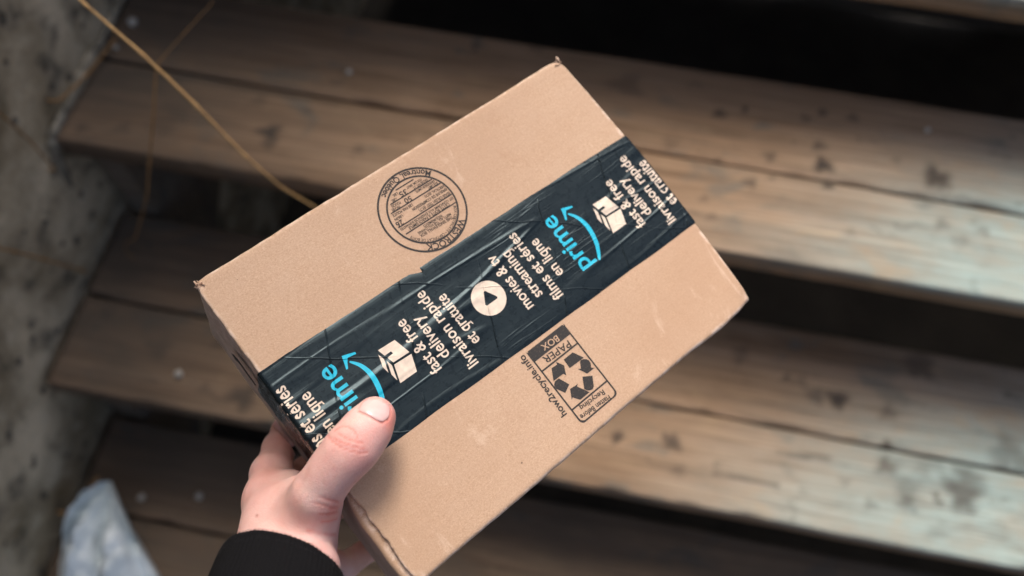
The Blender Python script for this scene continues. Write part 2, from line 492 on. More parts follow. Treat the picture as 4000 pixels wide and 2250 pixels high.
def plank_mesh(x0, x1, y0, y1, zt, th, k, fine, s0=0.0, s1=0.0):
    """rounded board along x with a wavy, worn surface and per-vertex stain, wear and dirt"""
    stepx = 0.006 if fine else 0.04
    stepy = 0.005 if fine else 0.02
    r = 0.0035
    prof = []
    ny = max(2, int((y1 - y0 - 2 * r) / stepy))
    for t in np.linspace(0, 1, 4)[:-1]:
        a = math.pi / 2 * t
        prof.append((y0 + r - r * math.cos(a), -r + r * math.sin(a)))
    for t in np.linspace(0, 1, ny + 1):
        prof.append((y0 + r + (y1 - y0 - 2 * r) * t, 0.0))
    for t in np.linspace(0, 1, 4)[1:]:
        a = math.pi / 2 * t
        prof.append((y1 - r + r * math.sin(a), -r + r * math.cos(a)))
    prof += [(y1, -th * 0.5), (y1 - 0.001, -th + 0.004), (y1 - 0.005, -th), (y0 + 0.005, -th), (y0 + 0.001, -th + 0.004), (y0, -th * 0.5)]
    xs = np.linspace(x0, x1, max(2, int((x1 - x0) / stepx)) + 1)
    P = np.array(prof)
    nP = len(P)
    V = np.zeros((len(xs), nP, 3))
    sd_ = k * 7.3 + y0 * 11
    for i, x in enumerate(xs):
        wy = 0.0022 * mn.noise(Vector((x * 2.3, sd_, 0.3))) + 0.0009 * mn.noise(Vector((x * 13, sd_, 5.0)))
        wz = 0.0015 * mn.noise(Vector((x * 1.7, sd_, 9.0)))
        V[i, :, 0] = x
        tt = (P[:, 0] - y0) / (y1 - y0)
        V[i, :, 1] = P[:, 0] + wy + (s0 * (1 - tt) + s1 * tt) * (x - 0.7)
        V[i, :, 2] = zt + P[:, 1] + wz
        if fine:                                   # chipped, splintered edges
            ch = max(0.0, mn.noise(Vector((x * 17, sd_, 2.0))) - 0.12) * 0.010 + max(0.0, mn.noise(Vector((x * 70, sd_, 7.0)))) * 0.0016
            V[i, :5, 2] -= ch * np.array([0.7, 0.9, 1.0, 0.7, 0.15])
            V[i, :5, 1] += ch * np.array([0.9, 0.7, 0.5, 0.2, 0.0])
    V = V.reshape(-1, 3)
    F = []
    for i in range(len(xs) - 1):
        for j in range(nP):
            j2 = (j + 1) % nP
            F.append((i * nP + j, i * nP + j2, (i + 1) * nP + j2, (i + 1) * nP + j))
    F.append(list(range(nP))); F.append([(len(xs) - 1) * nP + j for j in range(nP)][::-1])
    me = mesh_from(V, F, fix=True)
    X, Y = V[:, 0], V[:, 1]
    st = np.zeros(len(V))
    if fine:
        for (sx, sy, sr, ss) in STAINS.get(k, []):
            ang = np.arctan2(Y - sy, X - sx)
            wob = 1 + 0.25 * np.sin(3 * ang + sx * 40) + 0.15 * np.sin(5 * ang + sy * 70)
            d = np.hypot((X - sx) * 0.9, Y - sy) / (sr * wob)
            st = np.maximum(st, ss * (1 - smooth01((d - 0.45) / 0.8)))
        for (a, b, wdt, ss) in SEGS.get(k, []):
            ab = b - a
            t = np.clip(((X - a[0]) * ab[0] + (Y - a[1]) * ab[1]) / (ab @ ab), 0, 1)
            d = np.hypot(X - a[0] - t * ab[0], Y - a[1] - t * ab[1])
            ww = wdt * 0.5 * (0.5 + 1.0 * np.abs(np.sin(X * 21 + k)))
            st = np.maximum(st, ss * (1 - smooth01((d / ww - 0.3) / 0.9)))
    yy = (Y - (k * RUN)) / DEPTH
    wear = smooth01((X - (0.86 - 0.28 * (0.5 - yy))) / 0.55) * (0.35 + 0.65 * smooth01((0.98 - yy) / 0.55))
    wear = np.clip(wear * 1.12, 0, 0.95) * smooth01((V[:, 2] - zt + 0.008) / 0.006)
    dirt = np.clip(1 - smooth01((X - 0.03) / 0.52), 0, 1) * 0.88  # grime near the wall, deepened and widened to paint shade on the left
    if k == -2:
        dirt = np.maximum(dirt, 0.72)               # shade over this whole step, painted into its colour
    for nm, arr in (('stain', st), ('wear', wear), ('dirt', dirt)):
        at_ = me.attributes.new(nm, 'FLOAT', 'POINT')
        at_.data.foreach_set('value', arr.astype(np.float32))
    return me

def stair_child(name, me, mat):
    ob = link(name, me, mat, stairs)
    ob.matrix_parent_inverse = Matrix.Translation(-Vector(stairs.location))
    return ob
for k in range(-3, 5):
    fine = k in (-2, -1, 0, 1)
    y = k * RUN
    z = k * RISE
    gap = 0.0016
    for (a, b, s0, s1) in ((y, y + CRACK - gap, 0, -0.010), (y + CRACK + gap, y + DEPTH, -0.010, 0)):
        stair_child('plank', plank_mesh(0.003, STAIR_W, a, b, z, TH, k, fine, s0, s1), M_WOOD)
# notched side boards carrying the treads
def stringer_mesh(x0, x1):
    top, bot = [], []
    for k in range(-3, 5):
        top += [(k * RUN + 0.03, k * RISE - TH - 0.001 - RISE + 0.001 * (k > -3)), (k * RUN + 0.03, k * RISE - TH - 0.001)]
    pts = top + [(5 * RUN + 0.04, 4 * RISE - TH - 0.001), (5 * RUN + 0.04, 4 * RISE - 0.30), (-3 * RUN + 0.35, GROUND_Z - 0.02), (-3 * RUN + 0.03, GROUND_Z - 0.02)]
    pts[0] = (-3 * RUN + 0.03, GROUND_Z + 0.0)
    V = [(x0, a, b) for a, b in pts] + [(x1, a, b) for a, b in pts]
    n = len(pts)
    F = [list(range(n)), [n + i for i in range(n)][::-1]] + [(i, (i + 1) % n, n + (i + 1) % n, n + i) for i in range(n)]
    return mesh_from(V, F, fix=True)
for x0, x1 in ((0.012, 0.05), (STAIR_W - 0.08, STAIR_W - 0.04)):
    me = stringer_mesh(x0, x1)
    for nm in ('stain', 'wear', 'dirt'):
        me.attributes.new(nm, 'FLOAT', 'POINT').data.foreach_set('value', [0.3] * len(me.vertices))
    o = stair_child('stringer', me, M_WOOD)
    o.data.polygons.foreach_set('use_smooth', [False] * len(o.data.polygons))
# unseen boards added under the outer stringer to keep side light out
for j in range(11):
    ya = -3 * RUN + 0.05 + j * 0.195
    top = min(4, math.floor((ya - 0.03) / RUN)) * RISE - TH - 0.02
    me_pts = (STAIR_W - 0.036, STAIR_W - 0.014, ya, ya + 0.19, GROUND_Z - 0.01, max(top, GROUND_Z + 0.08))
    SIDE_BOARDS = globals().setdefault('SIDE_BOARDS', []); SIDE_BOARDS.append(me_pts)
# unseen skirting added at the far side to keep the void dark
def box_mesh(x0, x1, y0, y1, z0, z1):
    bm = bmesh.new()
    bmesh.ops.create_cube(bm, size=1)
    bmesh.ops.scale(bm, vec=(x1 - x0, y1 - y0, z1 - z0), verts=bm.verts)
    bmesh.ops.translate(bm, vec=((x0 + x1) / 2, (y0 + y1) / 2, (z0 + z1) / 2), verts=bm.verts)
    me = bpy.data.meshes.new('board'); bm.to_mesh(me); bm.free()
    return me
for q in SIDE_BOARDS:
    me = box_mesh(*q)
    for nm in ('stain', 'wear', 'dirt'):
        me.attributes.new(nm, 'FLOAT', 'POINT').data.foreach_set('value', [0.3] * len(me.vertices))
    stair_child('side_board', me, M_WOOD).data.polygons.foreach_set('use_smooth', [False] * 6)
for i in range(9):
    z0 = GROUND_Z + 0.01 + i * 0.17
    if z0 + 0.16 > 4 * RISE - TH: break
    me = box_mesh(0.06, STAIR_W - 0.09, 1.36, 1.385, z0, z0 + 0.16)
    for nm in ('stain', 'wear', 'dirt'):
        me.attributes.new(nm, 'FLOAT', 'POINT').data.foreach_set('value', [0.4] * len(me.vertices))
    stair_child('skirting_board', me, M_WOOD).data.polygons.foreach_set('use_smooth', [False] * 6)

# ------------------------------------------------------------------ the cardboard box
corners = [(748, 1105), (2180, 225), (2945, 1165), (1637, 2287)]
Rr = [np.array([(p[0] - CX) / FPX, (p[1] - CY) / FPX, 1.0]) for p in corners]
zz = np.linalg.solve(np.array([Rr[1], -Rr[2], Rr[3]]).T, Rr[0])
Pc = np.array([Rr[0], Rr[1] * zz[0], Rr[2] * zz[1], Rr[3] * zz[2]])
Pc *= 0.2 / np.linalg.norm(Pc[3] - Pc[0])
BO = Pc[0]
BU = Pc[1] - Pc[0]; BW = float(np.linalg.norm(BU)); BU /= BW
BV = Pc[3] - Pc[0]; BV -= BU * (BU @ BV); BH = float(np.linalg.norm(BV)); BV /= BH
BN = np.cross(BU, BV)                          # into the box
BD = 0.119
def uv(px, py):
    r = np.array([(px - CX) / FPX, (py - CY) / FPX, 1.0])
    p = r * ((BO @ BN) / (r @ BN)) - BO
    return np.array([p @ BU, p @ BV])
def side_vw(px, py):
    """point on the box's left side (u = 0)"""
    r = np.array([(px - CX) / FPX, (py - CY) / FPX, 1.0])
    p = r * ((BO @ BU) / (r @ BU)) - BO
    return np.array([p @ BV, p @ BN])

box = empty('cardboard_box')
tag(box, 'brown cardboard parcel with black printed tape, held by the thumb and fingers of a hand', 'box')
bm4 = Matrix.Identity(4)
wu, wv, wn_, wo = C2W @ BU, C2W @ BV, C2W @ BN, to_world(BO)
for i in range(3):
    bm4[i][0], bm4[i][1], bm4[i][2], bm4[i][3] = wu[i], wv[i], wn_[i], wo[i]
box.matrix_world = bm4

def nz(a, b, c=0.0):
    return mn.noise(Vector((float(a), float(b), float(c))))

def bow(v):
    """the right end bulges a little in the middle"""
    return 0.0034 * math.sin(math.pi * min(1.0, max(0.0, v / BH))) ** 0.8

def body_mesh():
    bm = bmesh.new()
    bmesh.ops.create_cube(bm, size=1)
    bmesh.ops.scale(bm, vec=(BW - 0.0016, BH - 0.0012, BD - 0.0035), verts=bm.verts)
    bmesh.ops.translate(bm, vec=(BW / 2, BH / 2, BD / 2 + 0.00175), verts=bm.verts)
    bmesh.ops.bevel(bm, geom=list(bm.edges), offset=0.0026, segments=3, profile=0.5, affect='EDGES')
    bmesh.ops.subdivide_edges(bm, edges=[e for e in bm.edges if e.calc_length() > 0.02], cuts=40, use_grid_fill=True)
    for v in bm.verts:
        u, vv, w = v.co
        d = 0.0005 * nz(u * 60, vv * 60, w * 60)
        e = 0.0
        if u < 0.02:                      # left wall: bulges out below the lower flap
            lf = smooth01((vv - 0.128) / 0.03)
            e = -0.0046 * float(lf) * (1 if u < 0.004 else 0) * (1 - 0.45 * float(smooth01((w - 0.02) / 0.08)))
            e += 0.0012 * nz(vv * 45, w * 20, 3) * (1 if u < 0.004 else 0)
        e += bow(vv) * float(smooth01((u - BW + 0.04) / 0.04))
        v.co = (u + e + (d if u < 0.01 or u > BW - 0.01 else 0), vv + (d if vv < 0.01 or vv > BH - 0.01 else 0), w + (d if w > 0.05 else 0))
    bmesh.ops.recalc_face_normals(bm, faces=bm.faces)
    me = bpy.data.meshes.new('body'); bm.to_mesh(me); bm.free()
    return me
link('body', body_mesh(), M_CARD, box)

def flap_mesh(v0, v1, fold_at_v0):
    """top flap; folded along its outer v edge, cut edges at both ends"""
    def axis(a, b, fa, fb, n):
        e = [0, .0002, .0005, .0009, .0014, .002, .003, .005, .008]
        left = [a + x for x in e] if fa else [a]
        right = [b - x for x in e][::-1] if fb else [b]
        mid = np.linspace(left[-1], right[0], n)[1:-1]
        return np.array(left + list(mid) + right)
    us = axis(0.0, BW, True, True, 130)
    vs_ = axis(v0, v1, fold_at_v0, not fold_at_v0, 46)
    nu, nv = len(us), len(vs_)
    V = []
    lower = not fold_at_v0
    for i, u in enumerate(us):
        for j, v in enumerate(vs_):
            uu, vv = u, v
            # frayed end edge on the left
            dl, dr = u, BW - u
            inset = 0.0
            if lower:
                inset = 0.0012 + 0.0012 * nz(v * 130, 2.2) + 0.0006 * nz(v * 420, 5.1)
            else:
                inset = 0.0004 * nz(v * 160, 7.7) + 0.0002
            uu += max(0.0, inset) * max(0, 1 - dl / 0.012)
            uu -= (0.0003 + 0.0003 * nz(v * 150, 1.1)) * max(0, 1 - dr / 0.012)
            uu += bow(v) * float(smooth01((u - BW + 0.04) / 0.04))
            dv = (v - v0) if fold_at_v0 else (v1 - v)
            sgn = 1 if fold_at_v0 else -1
            vv += sgn * (0.0007 * nz(u * 22, 3.3) + 0.0003 * nz(u * 110, 8.8)) * max(0, 1 - dv / 0.015)
            w = 0.0
            for d, r in ((dl, 0.0012), (dr, 0.0016), (dv, 0.0030)):
                if d < r:
                    w += r * (1 - math.sqrt(max(0.0, 1 - (1 - d / r) ** 2)))
            w += 0.0003 * nz(u * 25, v * 25, 1.0) * (1 - math.exp(-(min(dl, dr, dv) / 0.012))) * 0.0
            # worn corners
            if fold_at_v0:
                for (cu, cv, rad, amp) in ((0, 0, 0.0055, 0.0024), (BW, 0, 0.0045, 0.0020)):
                    q = math.hypot(u - cu, v - cv)
                    g = math.exp(-(q / rad) ** 2)
                    w += amp * g * (0.6 + 1.1 * nz(u * 420, v * 420, 6))
                    uu += (0.0010 if cu == 0 else -0.0008) * g
                    vv += 0.0006 * g
            else:
                q = math.hypot(u - BW, v - BH)
                g = math.exp(-(q / 0.009) ** 2)
                w += 0.0022 * g + 0.0008 * g * nz(u * 300, v * 300, 2)
                uu += 0.0006 * g; vv -= 0.0006 * g
                # the fold bulges a little between middle and far corner
                vv += 0.0014 * math.exp(-((u - 0.235) / 0.022) ** 2) * max(0, 1 - dv / 0.02)
            V.append((uu, vv, w))
    F = []
    for i in range(nu - 1):
        for j in range(nv - 1):
            F.append((i * nv + j, (i + 1) * nv + j, (i + 1) * nv + j + 1, i * nv + j + 1))
    loop = [i * nv for i in range(nu)] + [(nu - 1) * nv + j for j in range(1, nv)] + [i * nv + nv - 1 for i in range(nu - 2, -1, -1)] + [j for j in range(nv - 2, 0, -1)]
    o = len(V)
    for q in loop:
        V.append((V[q][0], V[q][1], max(0.0034, V[q][2] + 0.0012)))
    n = len(loop)
    for i in range(n):
        F.append((loop[i], loop[(i + 1) % n], o + (i + 1) % n, o + i))
    me = mesh_from(V, F, fix=True)
    # make sure the broad face looks out of the box
    if me.polygons[len(us) * 10].normal.z > 0:
        me.flip_normals()
    return me
SEAM = 0.0985
flap_a = link('flap', flap_mesh(0.0, SEAM - 0.0008, True), M_CARD, box)
flap_b = link('flap', flap_mesh(SEAM + 0.0008, BH, False), M_CARD, box)

# frayed paper at two corners
def shard(cu, cv, cw, n, spread, seed):
    r_ = random.Random(seed)
    V, F = [], []
    for i in range(n):
        a = np.array([cu + r_.uniform(-1, 1) * spread, cv + r_.uniform(-1, 1) * spread, cw + r_.uniform(-.8, .8) * spread])
        L = r_.uniform(0.0014, 0.0032)
        d = np.array([r_.uniform(-1, 1), r_.uniform(-1, 1), r_.uniform(-.8, .4)]); d /= np.linalg.norm(d)
        s = np.cross(d, [r_.uniform(-1, 1), 1, r_.uniform(-1, 1)]); s /= np.linalg.norm(s)
        b = np.cross(d, s)
        o = len(V)
        for t in (0, .35, .7, 1):
            c = a + d * L * t + b * L * 0.5 * t * t
            wd = 0.0008 * (1 - 0.5 * t) * r_.uniform(.7, 1.4)
            for sg in (-1, 1):
                for th in (-1, 1):
                    V.append(c + s * wd * sg + b * 0.00008 * th)
        for t in range(3):
            q = o + t * 4
            F += [(q, q + 2, q + 6, q + 4), (q + 1, q + 5, q + 7, q + 3), (q, q + 4, q + 5, q + 1), (q + 2, q + 3, q + 7, q + 6)]
        F += [(o, o + 1, o + 3, o + 2), (o + 12, o + 14, o + 15, o + 13)]
    return mesh_from(V, F, fix=True)
link('torn_paper', shard(0.0026, 0.0026, 0.0006, 9, 0.0019, 3), M_CARD, flap_a)
link('torn_paper', shard(BW - 0.0024, 0.0022, 0.0006, 8, 0.0016, 5), M_CARD, flap_a)

# ---- tape
RT_ = 0.0022
def tape_pt(s, v, lift):
    """s runs along the tape over the top (0..BW); beyond it folds down the ends"""
    q = math.pi * RT_ / 2
    L = 0.0004 + lift
    def fold(d):                                # d = distance past the start of the arc
        if d < q:
            a = d / RT_
            return (RT_ + L) * math.sin(a), RT_ - (RT_ + L) * math.cos(a)
        return RT_ + L, RT_ + (d - q)
    if s < RT_:
        a, w = fold(RT_ - s)
        return (RT_ - a - 0.0006, v, w)
    BE = BW + bow(v)
    if s > BE - RT_:
        a, w = fold(s - (BE - RT_))
        return (BE - RT_ + a + 0.0006, v, w)
    return (s, v, -L)
def tape_edges(s):
    vt = 0.0604 + 0.0245 * s
    vb = 0.1326 + 0.0265 * s
    vt += 0.0004 * nz(s * 60, 1.5) + 0.0002 * nz(s * 260, 6)
    vb += 0.0004 * nz(s * 60, 9.5)
    if 0.0985 < s < 0.1062:
        vt += 0.0030 * (s - 0.0985) / 0.0077
    return vt, vb
def tape_mesh():
    ss = np.concatenate([np.linspace(-0.062, -0.002, 20), np.linspace(-0.0015, RT_, 9), np.linspace(0.004, 0.0980, 46), [0.0985, 0.1, 0.102, 0.104, 0.1060, 0.1063], np.linspace(0.108, BW - 0.004, 80), np.linspace(BW - 0.0035, BW + 0.008, 30), np.linspace(BW + 0.010, BW + 0.06, 16)])
    nv = 40
    V, F = [], []
    for s in ss:
        a, b = tape_edges(s)
        for j in range(nv + 1):
            v = a + (b - a) * j / nv
            lift = 0.0
            if s < -0.001:
                lift = 0.0007 * nz(v * 160, s * 60, 3)
            if j in (0, nv):
                lift -= 0.0003
            V.append(tape_pt(s, v, lift + 0.00002))
    n1 = nv + 1
    for i in range(len(ss) - 1):
        for j in range(nv):
            F.append((i * n1 + j, (i + 1) * n1 + j, (i + 1) * n1 + j + 1, i * n1 + j + 1))
    me = mesh_from(V, F)
    if me.polygons[60 * nv].normal.z > 0:
        me.flip_normals()
    return me
tape = link('tape', tape_mesh(), M_TAPE, box)

# ---- lettering
_glyph_cache = {}
def text_shape(body, bold=0.0, spacing=1.0):
    if 'g' in body:
        # single-storey g: a q whose tail is bent back to the left
        qb = body.replace('g', 'q')
        v, f = text_shape(qb, bold, spacing)
        v = list(map(tuple, v)); f = list(f)
        for i, ch in enumerate(body):
            if ch != 'g':
                continue
            xr = text_shape(qb[:i + 1], bold, spacing)[0][:, 0].max()
            st = 0.078 + 2 * bold
            n, o = 12, len(v)
            for k in range(n + 1):
                a = -math.pi * 0.62 * k / n
                for rad in (0.205 + bold, 0.205 - st):
                    v.append((xr - 0.2 - bold + rad * math.cos(a), -0.13 + 0.62 * rad * math.sin(a), 0.0))
            f += [(o + 2 * k, o + 2 * k + 1, o + 2 * k + 3, o + 2 * k + 2) for k in range(n)]
        return np.array(v), f
    key = (body, bold, spacing)
    if key not in _glyph_cache:
        cu = bpy.data.curves.new('lettering', 'FONT')
        cu.body = body
        cu.offset = bold
        cu.space_character = spacing
        cu.resolution_u = 4
        ob = bpy.data.objects.new('lettering', cu)
        COL.objects.link(ob)
        dg = bpy.context.evaluated_depsgraph_get()
        dg.update()
        me = bpy.data.meshes.new_from_object(ob.evaluated_get(dg))
        v = np.array([tuple(x.co) for x in me.vertices])
        f = [tuple(p.vertices) for p in me.polygons]
        bpy.data.objects.remove(ob); bpy.data.curves.remove(cu); bpy.data.meshes.remove(me)
        _glyph_cache[key] = (v, f)
    v, f = _glyph_cache[key]
    return v.copy(), f

class Print:
    """flat print built up in the box's own plane, then linked as one mesh"""
    def __init__(self, mapper):
        self.V, self.F, self.map = [], [], mapper
    def add(self, pts, faces):
        o = len(self.V)
        self.V += [self.map(p[0], p[1]) for p in pts]
        self.F += [tuple(o + i for i in f) for f in faces]
    def poly(self, pts):
        o = len(self.V)
        self.V += [self.map(p[0], p[1]) for p in pts]
        self.F.append(tuple(range(o, o + len(pts))))
    def strip(self, a, b):
        n = len(a)
        self.add(list(a) + list(b), [(i, i + 1, n + i + 1, n + i) for i in range(n - 1)])
    def bar(self, a, b, w, n=2):
        a, b = np.array(a), np.array(b)
        d = (b - a) / np.linalg.norm(b - a); s = np.array([-d[1], d[0]]) * w / 2
        ts = np.linspace(0, 1, n)
        self.strip([a + (b - a) * t + s for t in ts], [a + (b - a) * t - s for t in ts])
    def ring(self, c, r0, r1, n=96):
        ts = np.linspace(0, 2 * math.pi, n + 1)
        self.strip([(c[0] + r0 * math.cos(t), c[1] + r0 * math.sin(t)) for t in ts], [(c[0] + r1 * math.cos(t), c[1] + r1 * math.sin(t)) for t in ts])
    def text(self, body, p0, p1, size, rd, bold=0.012, spacing=1.0):
        """line of text from p0 (start) to p1 (end), both at mid x-height; rd is the reading direction 'v' or 'u' (towards smaller v / u)"""
        v, f = text_shape(body, bold, spacing)
        x0, x1 = v[:, 0].min(), v[:, 0].max()
        p0, p1 = np.array(p0), np.array(p1)
        L = np.linalg.norm(p1 - p0)
        r = (p1 - p0) / L
        up = np.array([r[1], -r[0]]) if True else None
        # visually upright text: up is r turned towards smaller u for rd 'v', larger v for rd 'u'
        want = np.array([-1.0, 0.0]) if rd == 'v' else np.array([0.0, 1.0])
        if up @ want < 0:
            up = -up
        sx = L / (x1 - x0)
        xh = 0.235
        pts = [p0 + r * (q[0] - x0) * sx + up * (q[1] - xh) * size for q in v]
        self.add(pts, f)
    def arc_text(self, body, c, rad, a0, a1, size, top, bold=0.012):
        """text on a circle; angle in the text frame x' = -u, y' = +v, from a0 to a1"""
        v, f = text_shape(body, bold)
        x0, x1 = v[:, 0].min(), v[:, 0].max()
        pts = []
        for q in v:
            t = (q[0] - x0) / (x1 - x0)
            a = a0 + (a1 - a0) * t
            h = (q[1] - 0.33) * size
            rr = rad + h if top else rad - h
            x, y = rr * math.cos(a), rr * math.sin(a)
            pts.append((c[0] - x, c[1] + y))
        self.add(pts, f)
    def build(self, name, mat, parent):
        me = mesh_from(self.V, self.F)
        bm = bmesh.new(); bm.from_mesh(me)
        bmesh.ops.triangulate(bm, faces=[f for f in bm.faces if len(f.verts) > 4])
        for f in bm.faces:
            pass
        bm.to_mesh(me); bm.free()
        # all faces look out of the box
        bm = bmesh.new(); bm.from_mesh(me)
        bm.normal_update()
        flip = [f for f in bm.faces if f.normal.z > 0.0001]
        bmesh.ops.reverse_faces(bm, faces=flip)
        bm.to_mesh(me); bm.free()
        return link(name, me, mat, parent, smooth=False)

MM = 0.001
tmap = lambda lift: (lambda u, v: tape_pt(u, v, lift))
def tape_line(body, u, v0, v1, size, bold=0.012):
    p = Print(tmap(0.00012))
    p.text(body, (u * MM, v0 * MM), (u * MM, v1 * MM), size * MM, 'v', bold)
    return p.build('lettering', M_CREAM, tape)
TS = 10.2
for (u, txt, v0, v1) in (
        (-15.0, 'movies & tv', 115.0, 77.5), (-5.5, 'streaming', 112.8, 80.8),
        (4.3, 'films et s\u00e9ries', 121.3, 73.6), (12.7, 'en ligne', 110.0, 84.0),
        (78.3, 'fast & free', 117.4, 81.6), (87.0, 'delivery', 113.5, 85.2), (97.3, 'livraison rapide', 126.8, 74.6), (106.3, 'et gratuite', 117.2, 83.2),
        (145.4, 'movies & tv', 119.8, 81.3), (154.5, 'streaming', 117.4, 84.3), (164.6, 'films et s\u00e9ries', 125.6, 77.5), (173.8, 'en ligne', 114.7, 88.2),
        (239.4, 'fast & free', 121.2, 84.8), (248.2, 'delivery', 117.5, 89.2), (258.6, 'livraison rapide', 130.4, 77.5), (267.6, 'et gratuite', 121.6, 87.2)):
    tape_line(txt, u, v0, v1, TS, 0.0125)

def logo(du, dv):
    p = Print(tmap(0.00012))
    p.text('prime', ((190.6 + du) * MM, (121.2 + dv) * MM), ((190.6 + du) * MM, (82.2 + dv) * MM), 17.0 * MM, 'v', 0.013)
    p.build('logo_word', M_CYAN, tape)
    p = Print(tmap(0.00014))
    # smile: tapered curved stroke
    ctrl = np.array([(200.2, 121.6), (205.6, 112.5), (208.0, 101.5), (206.6, 93.0), (202.8, 87.2)])
    ts = np.linspace(0, 1, 36)
    def bez(t):
        n = len(ctrl) - 1
        return sum(math.comb(n, i) * (1 - t) ** (n - i) * t ** i * ctrl[i] for i in range(n + 1))
    # Catmull through points
    def cr(t):
        x = t * (len(ctrl) - 1); i = min(int(x), len(ctrl) - 2); f_ = x - i
        p0, p1, p2, p3 = ctrl[max(i - 1, 0)], ctrl[i], ctrl[i + 1], ctrl[min(i + 2, len(ctrl) - 1)]
        return 0.5 * (2 * p1 + (p2 - p0) * f_ + (2 * p0 - 5 * p1 + 4 * p2 - p3) * f_ ** 2 + (3 * p1 - p0 - 3 * p2 + p3) * f_ ** 3)
    A, B = [], []
    for t in ts:
        q = cr(t); d = cr(min(t + .01, 1)) - cr(max(t - .01, 0)); d /= np.linalg.norm(d)
        s = np.array([-d[1], d[0]]) * 1.45 * (0.22 + 0.78 * math.sin(math.pi * min(1, (t * 0.97 + 0.02)) ** 0.8) ** 0.7)
        A.append((q + s + (du, dv)) * MM); B.append((q - s + (du, dv)) * MM)
    p.strip(A, B)
    # arrow head
    head = [(208.4, 84.6), (205.0, 83.4), (201.2, 82.2), (200.3, 85.2), (198.8, 89.8), (199.9, 89.9), (201.6, 87.0), (203.2, 84.9), (205.4, 85.3), (208.3, 85.8)]
    p.poly([((a + du) * MM, (b + dv) * MM) for a, b in head])
    p.build('curved_arrow', M_CYAN, tape)
logo(0, 0)
logo(-161.0, -3.3)

def carton_icon(du, dv):
    p = Print(tmap(0.00012))
    zx = lambda a, b: uv(1000 + .4831 * a, 1000 + .4831 * b)
    polys = [[(1120, 680), (1240, 778), (1110, 862), (1062, 824), (1108, 788), (1090, 772), (1040, 808), (985, 765)],
             [(1256, 792), (1300, 935), (1166, 1030), (1116, 880)],
             [(988, 798), (1034, 836), (1070, 945), (1026, 902)],
             [(1058, 852), (1098, 884), (1142, 1008), (1096, 962)]]
    for pl in polys:
        p.poly([zx(*q) + np.array([du, dv]) * MM for q in pl])
    p.build('carton_icon', M_CREAM, tape)
carton_icon(0, 0)
carton_icon(162.3, 3.6)

p = Print(tmap(0.00012))
cc = np.array([128.2, 100.6]) * MM
tri = [uv(1500 + .3451 * a, 1000 + .3451 * b) for a, b in ((1122, 388), (1298, 470), (1148, 578))]
cen = sum(tri) / 3
inner = []
outer = []
for i in range(97):
    a = 2 * math.pi * i / 96
    d = np.array([math.cos(a), math.sin(a)])
    outer.append(cc + d * 10.55 * MM)
    best = 1e9
    for k in range(3):
        e0, e1 = tri[k], tri[(k + 1) % 3]
        n_ = np.array([(e1 - e0)[1], -(e1 - e0)[0]]); n_ /= np.linalg.norm(n_)
        if (cen - e0) @ n_ > 0: n_ = -n_
        den = d @ n_
        if den > 1e-6:
            best = min(best, ((e0 - cen) @ n_) / den)
    inner.append(cen + d * min(best, 4.9 * MM))
p.strip(inner, outer)
p.build('play_icon', M_CREAM, tape)

# ---- round maker's stamp
FLAP_LIFT = lambda u, v: (u, v, -0.00014)
p = Print(FLAP_LIFT)
sc_ = np.array([129.9, 35.2]) * MM
p.ring(sc_, 25.7 * MM, 26.9 * MM)
p.ring(sc_, 20.5 * MM, 21.6 * MM)
ring_print = p.build('stamp_rings', M_INK, flap_a)
def zs(a, b): return uv(1440 + .2692 * a, 620 + .2692 * b)
p = Print(FLAP_LIFT)
for a, b in (((1262, 634), (540, 1097)), ((1205, 515), (430, 1005)), ((1042, 354), (325, 800)), ((915, 298), (315, 667)), ((650, 300), (390, 460))):
    p.bar(zs(*a), zs(*b), 0.75 * MM)
p.build('stamp_rules', M_INK, flap_a)
p = Print(FLAP_LIFT)
p.arc_text('WESTROCK', sc_, 23.7 * MM, math.radians(131), math.radians(57), 5.6 * MM, True, 0.022)
p.arc_text('Montreal, Qu\u00e9bec', sc_, 23.4 * MM, math.radians(-139), math.radians(-52), 5.4 * MM, False, 0.022)
p.arc_text('BOX CERTIFICATE \u2022 CERTIFICAT DE BO\u00ceTE', sc_, 19.4 * MM, math.radians(153), math.radians(30), 2.5 * MM, True, 0.010)
for body, a, b, s in (
        ('THIS SINGLEWALL BOX', (1215, 838), (745, 1122), 2.5), ('MEETS ALL THE FOLLOWING', (1188, 795), (715, 1080), 2.0), ('REQUIREMENTS', (1060, 822), (790, 978), 2.0),
        ('CETTE BO\u00ceTE \u00c0 PAROI SIMPLE', (1165, 652), (582, 1012), 2.4), ('EST CONFORME AUX EXIGENCES SUIVANTES', (1218, 562), (460, 1028), 2.0),
        ('EDGE CRUSH TEST (ECT)', (1170, 490), (730, 752), 2.3), ('EPREUVE DE COMPRESSION', (1124, 432), (632, 738), 2.3), ('VERTICAL (ECV)', (1092, 386), (810, 550), 2.2),
        ('26', (492, 902), (396, 960), 4.4), ('LBS/IN', (490, 820), (375, 885), 2.0), ('LBS PAR POUCE', (632, 662), (345, 828), 2.2),
        ('SIZE LIMIT', (1000, 345), (860, 428), 2.0), ('GRANDEUR LIMITE', (952, 318), (680, 478), 2.0), ('50', (615, 560), (515, 612), 4.2),
        ('INCHES', (452, 690), (335, 748), 2.1), ('POUCES', (460, 628), (330, 694), 2.1), ('GROSS WT. LT.', (852, 294), (637, 428), 2.0),
        ('PDS LIM. BRUT', (762, 292), (545, 426), 2.0), ('35', (547, 462), (445, 520), 4.2), ('LBS.', (402, 580), (330, 614), 2.1), ('LBS.', (418, 496), (345, 540), 2.1)):
    p.text(body, zs(*a), zs(*b), s * 1.12 * MM, 'u', 0.020)
p.build('stamp_lettering', M_INK, flap_a)

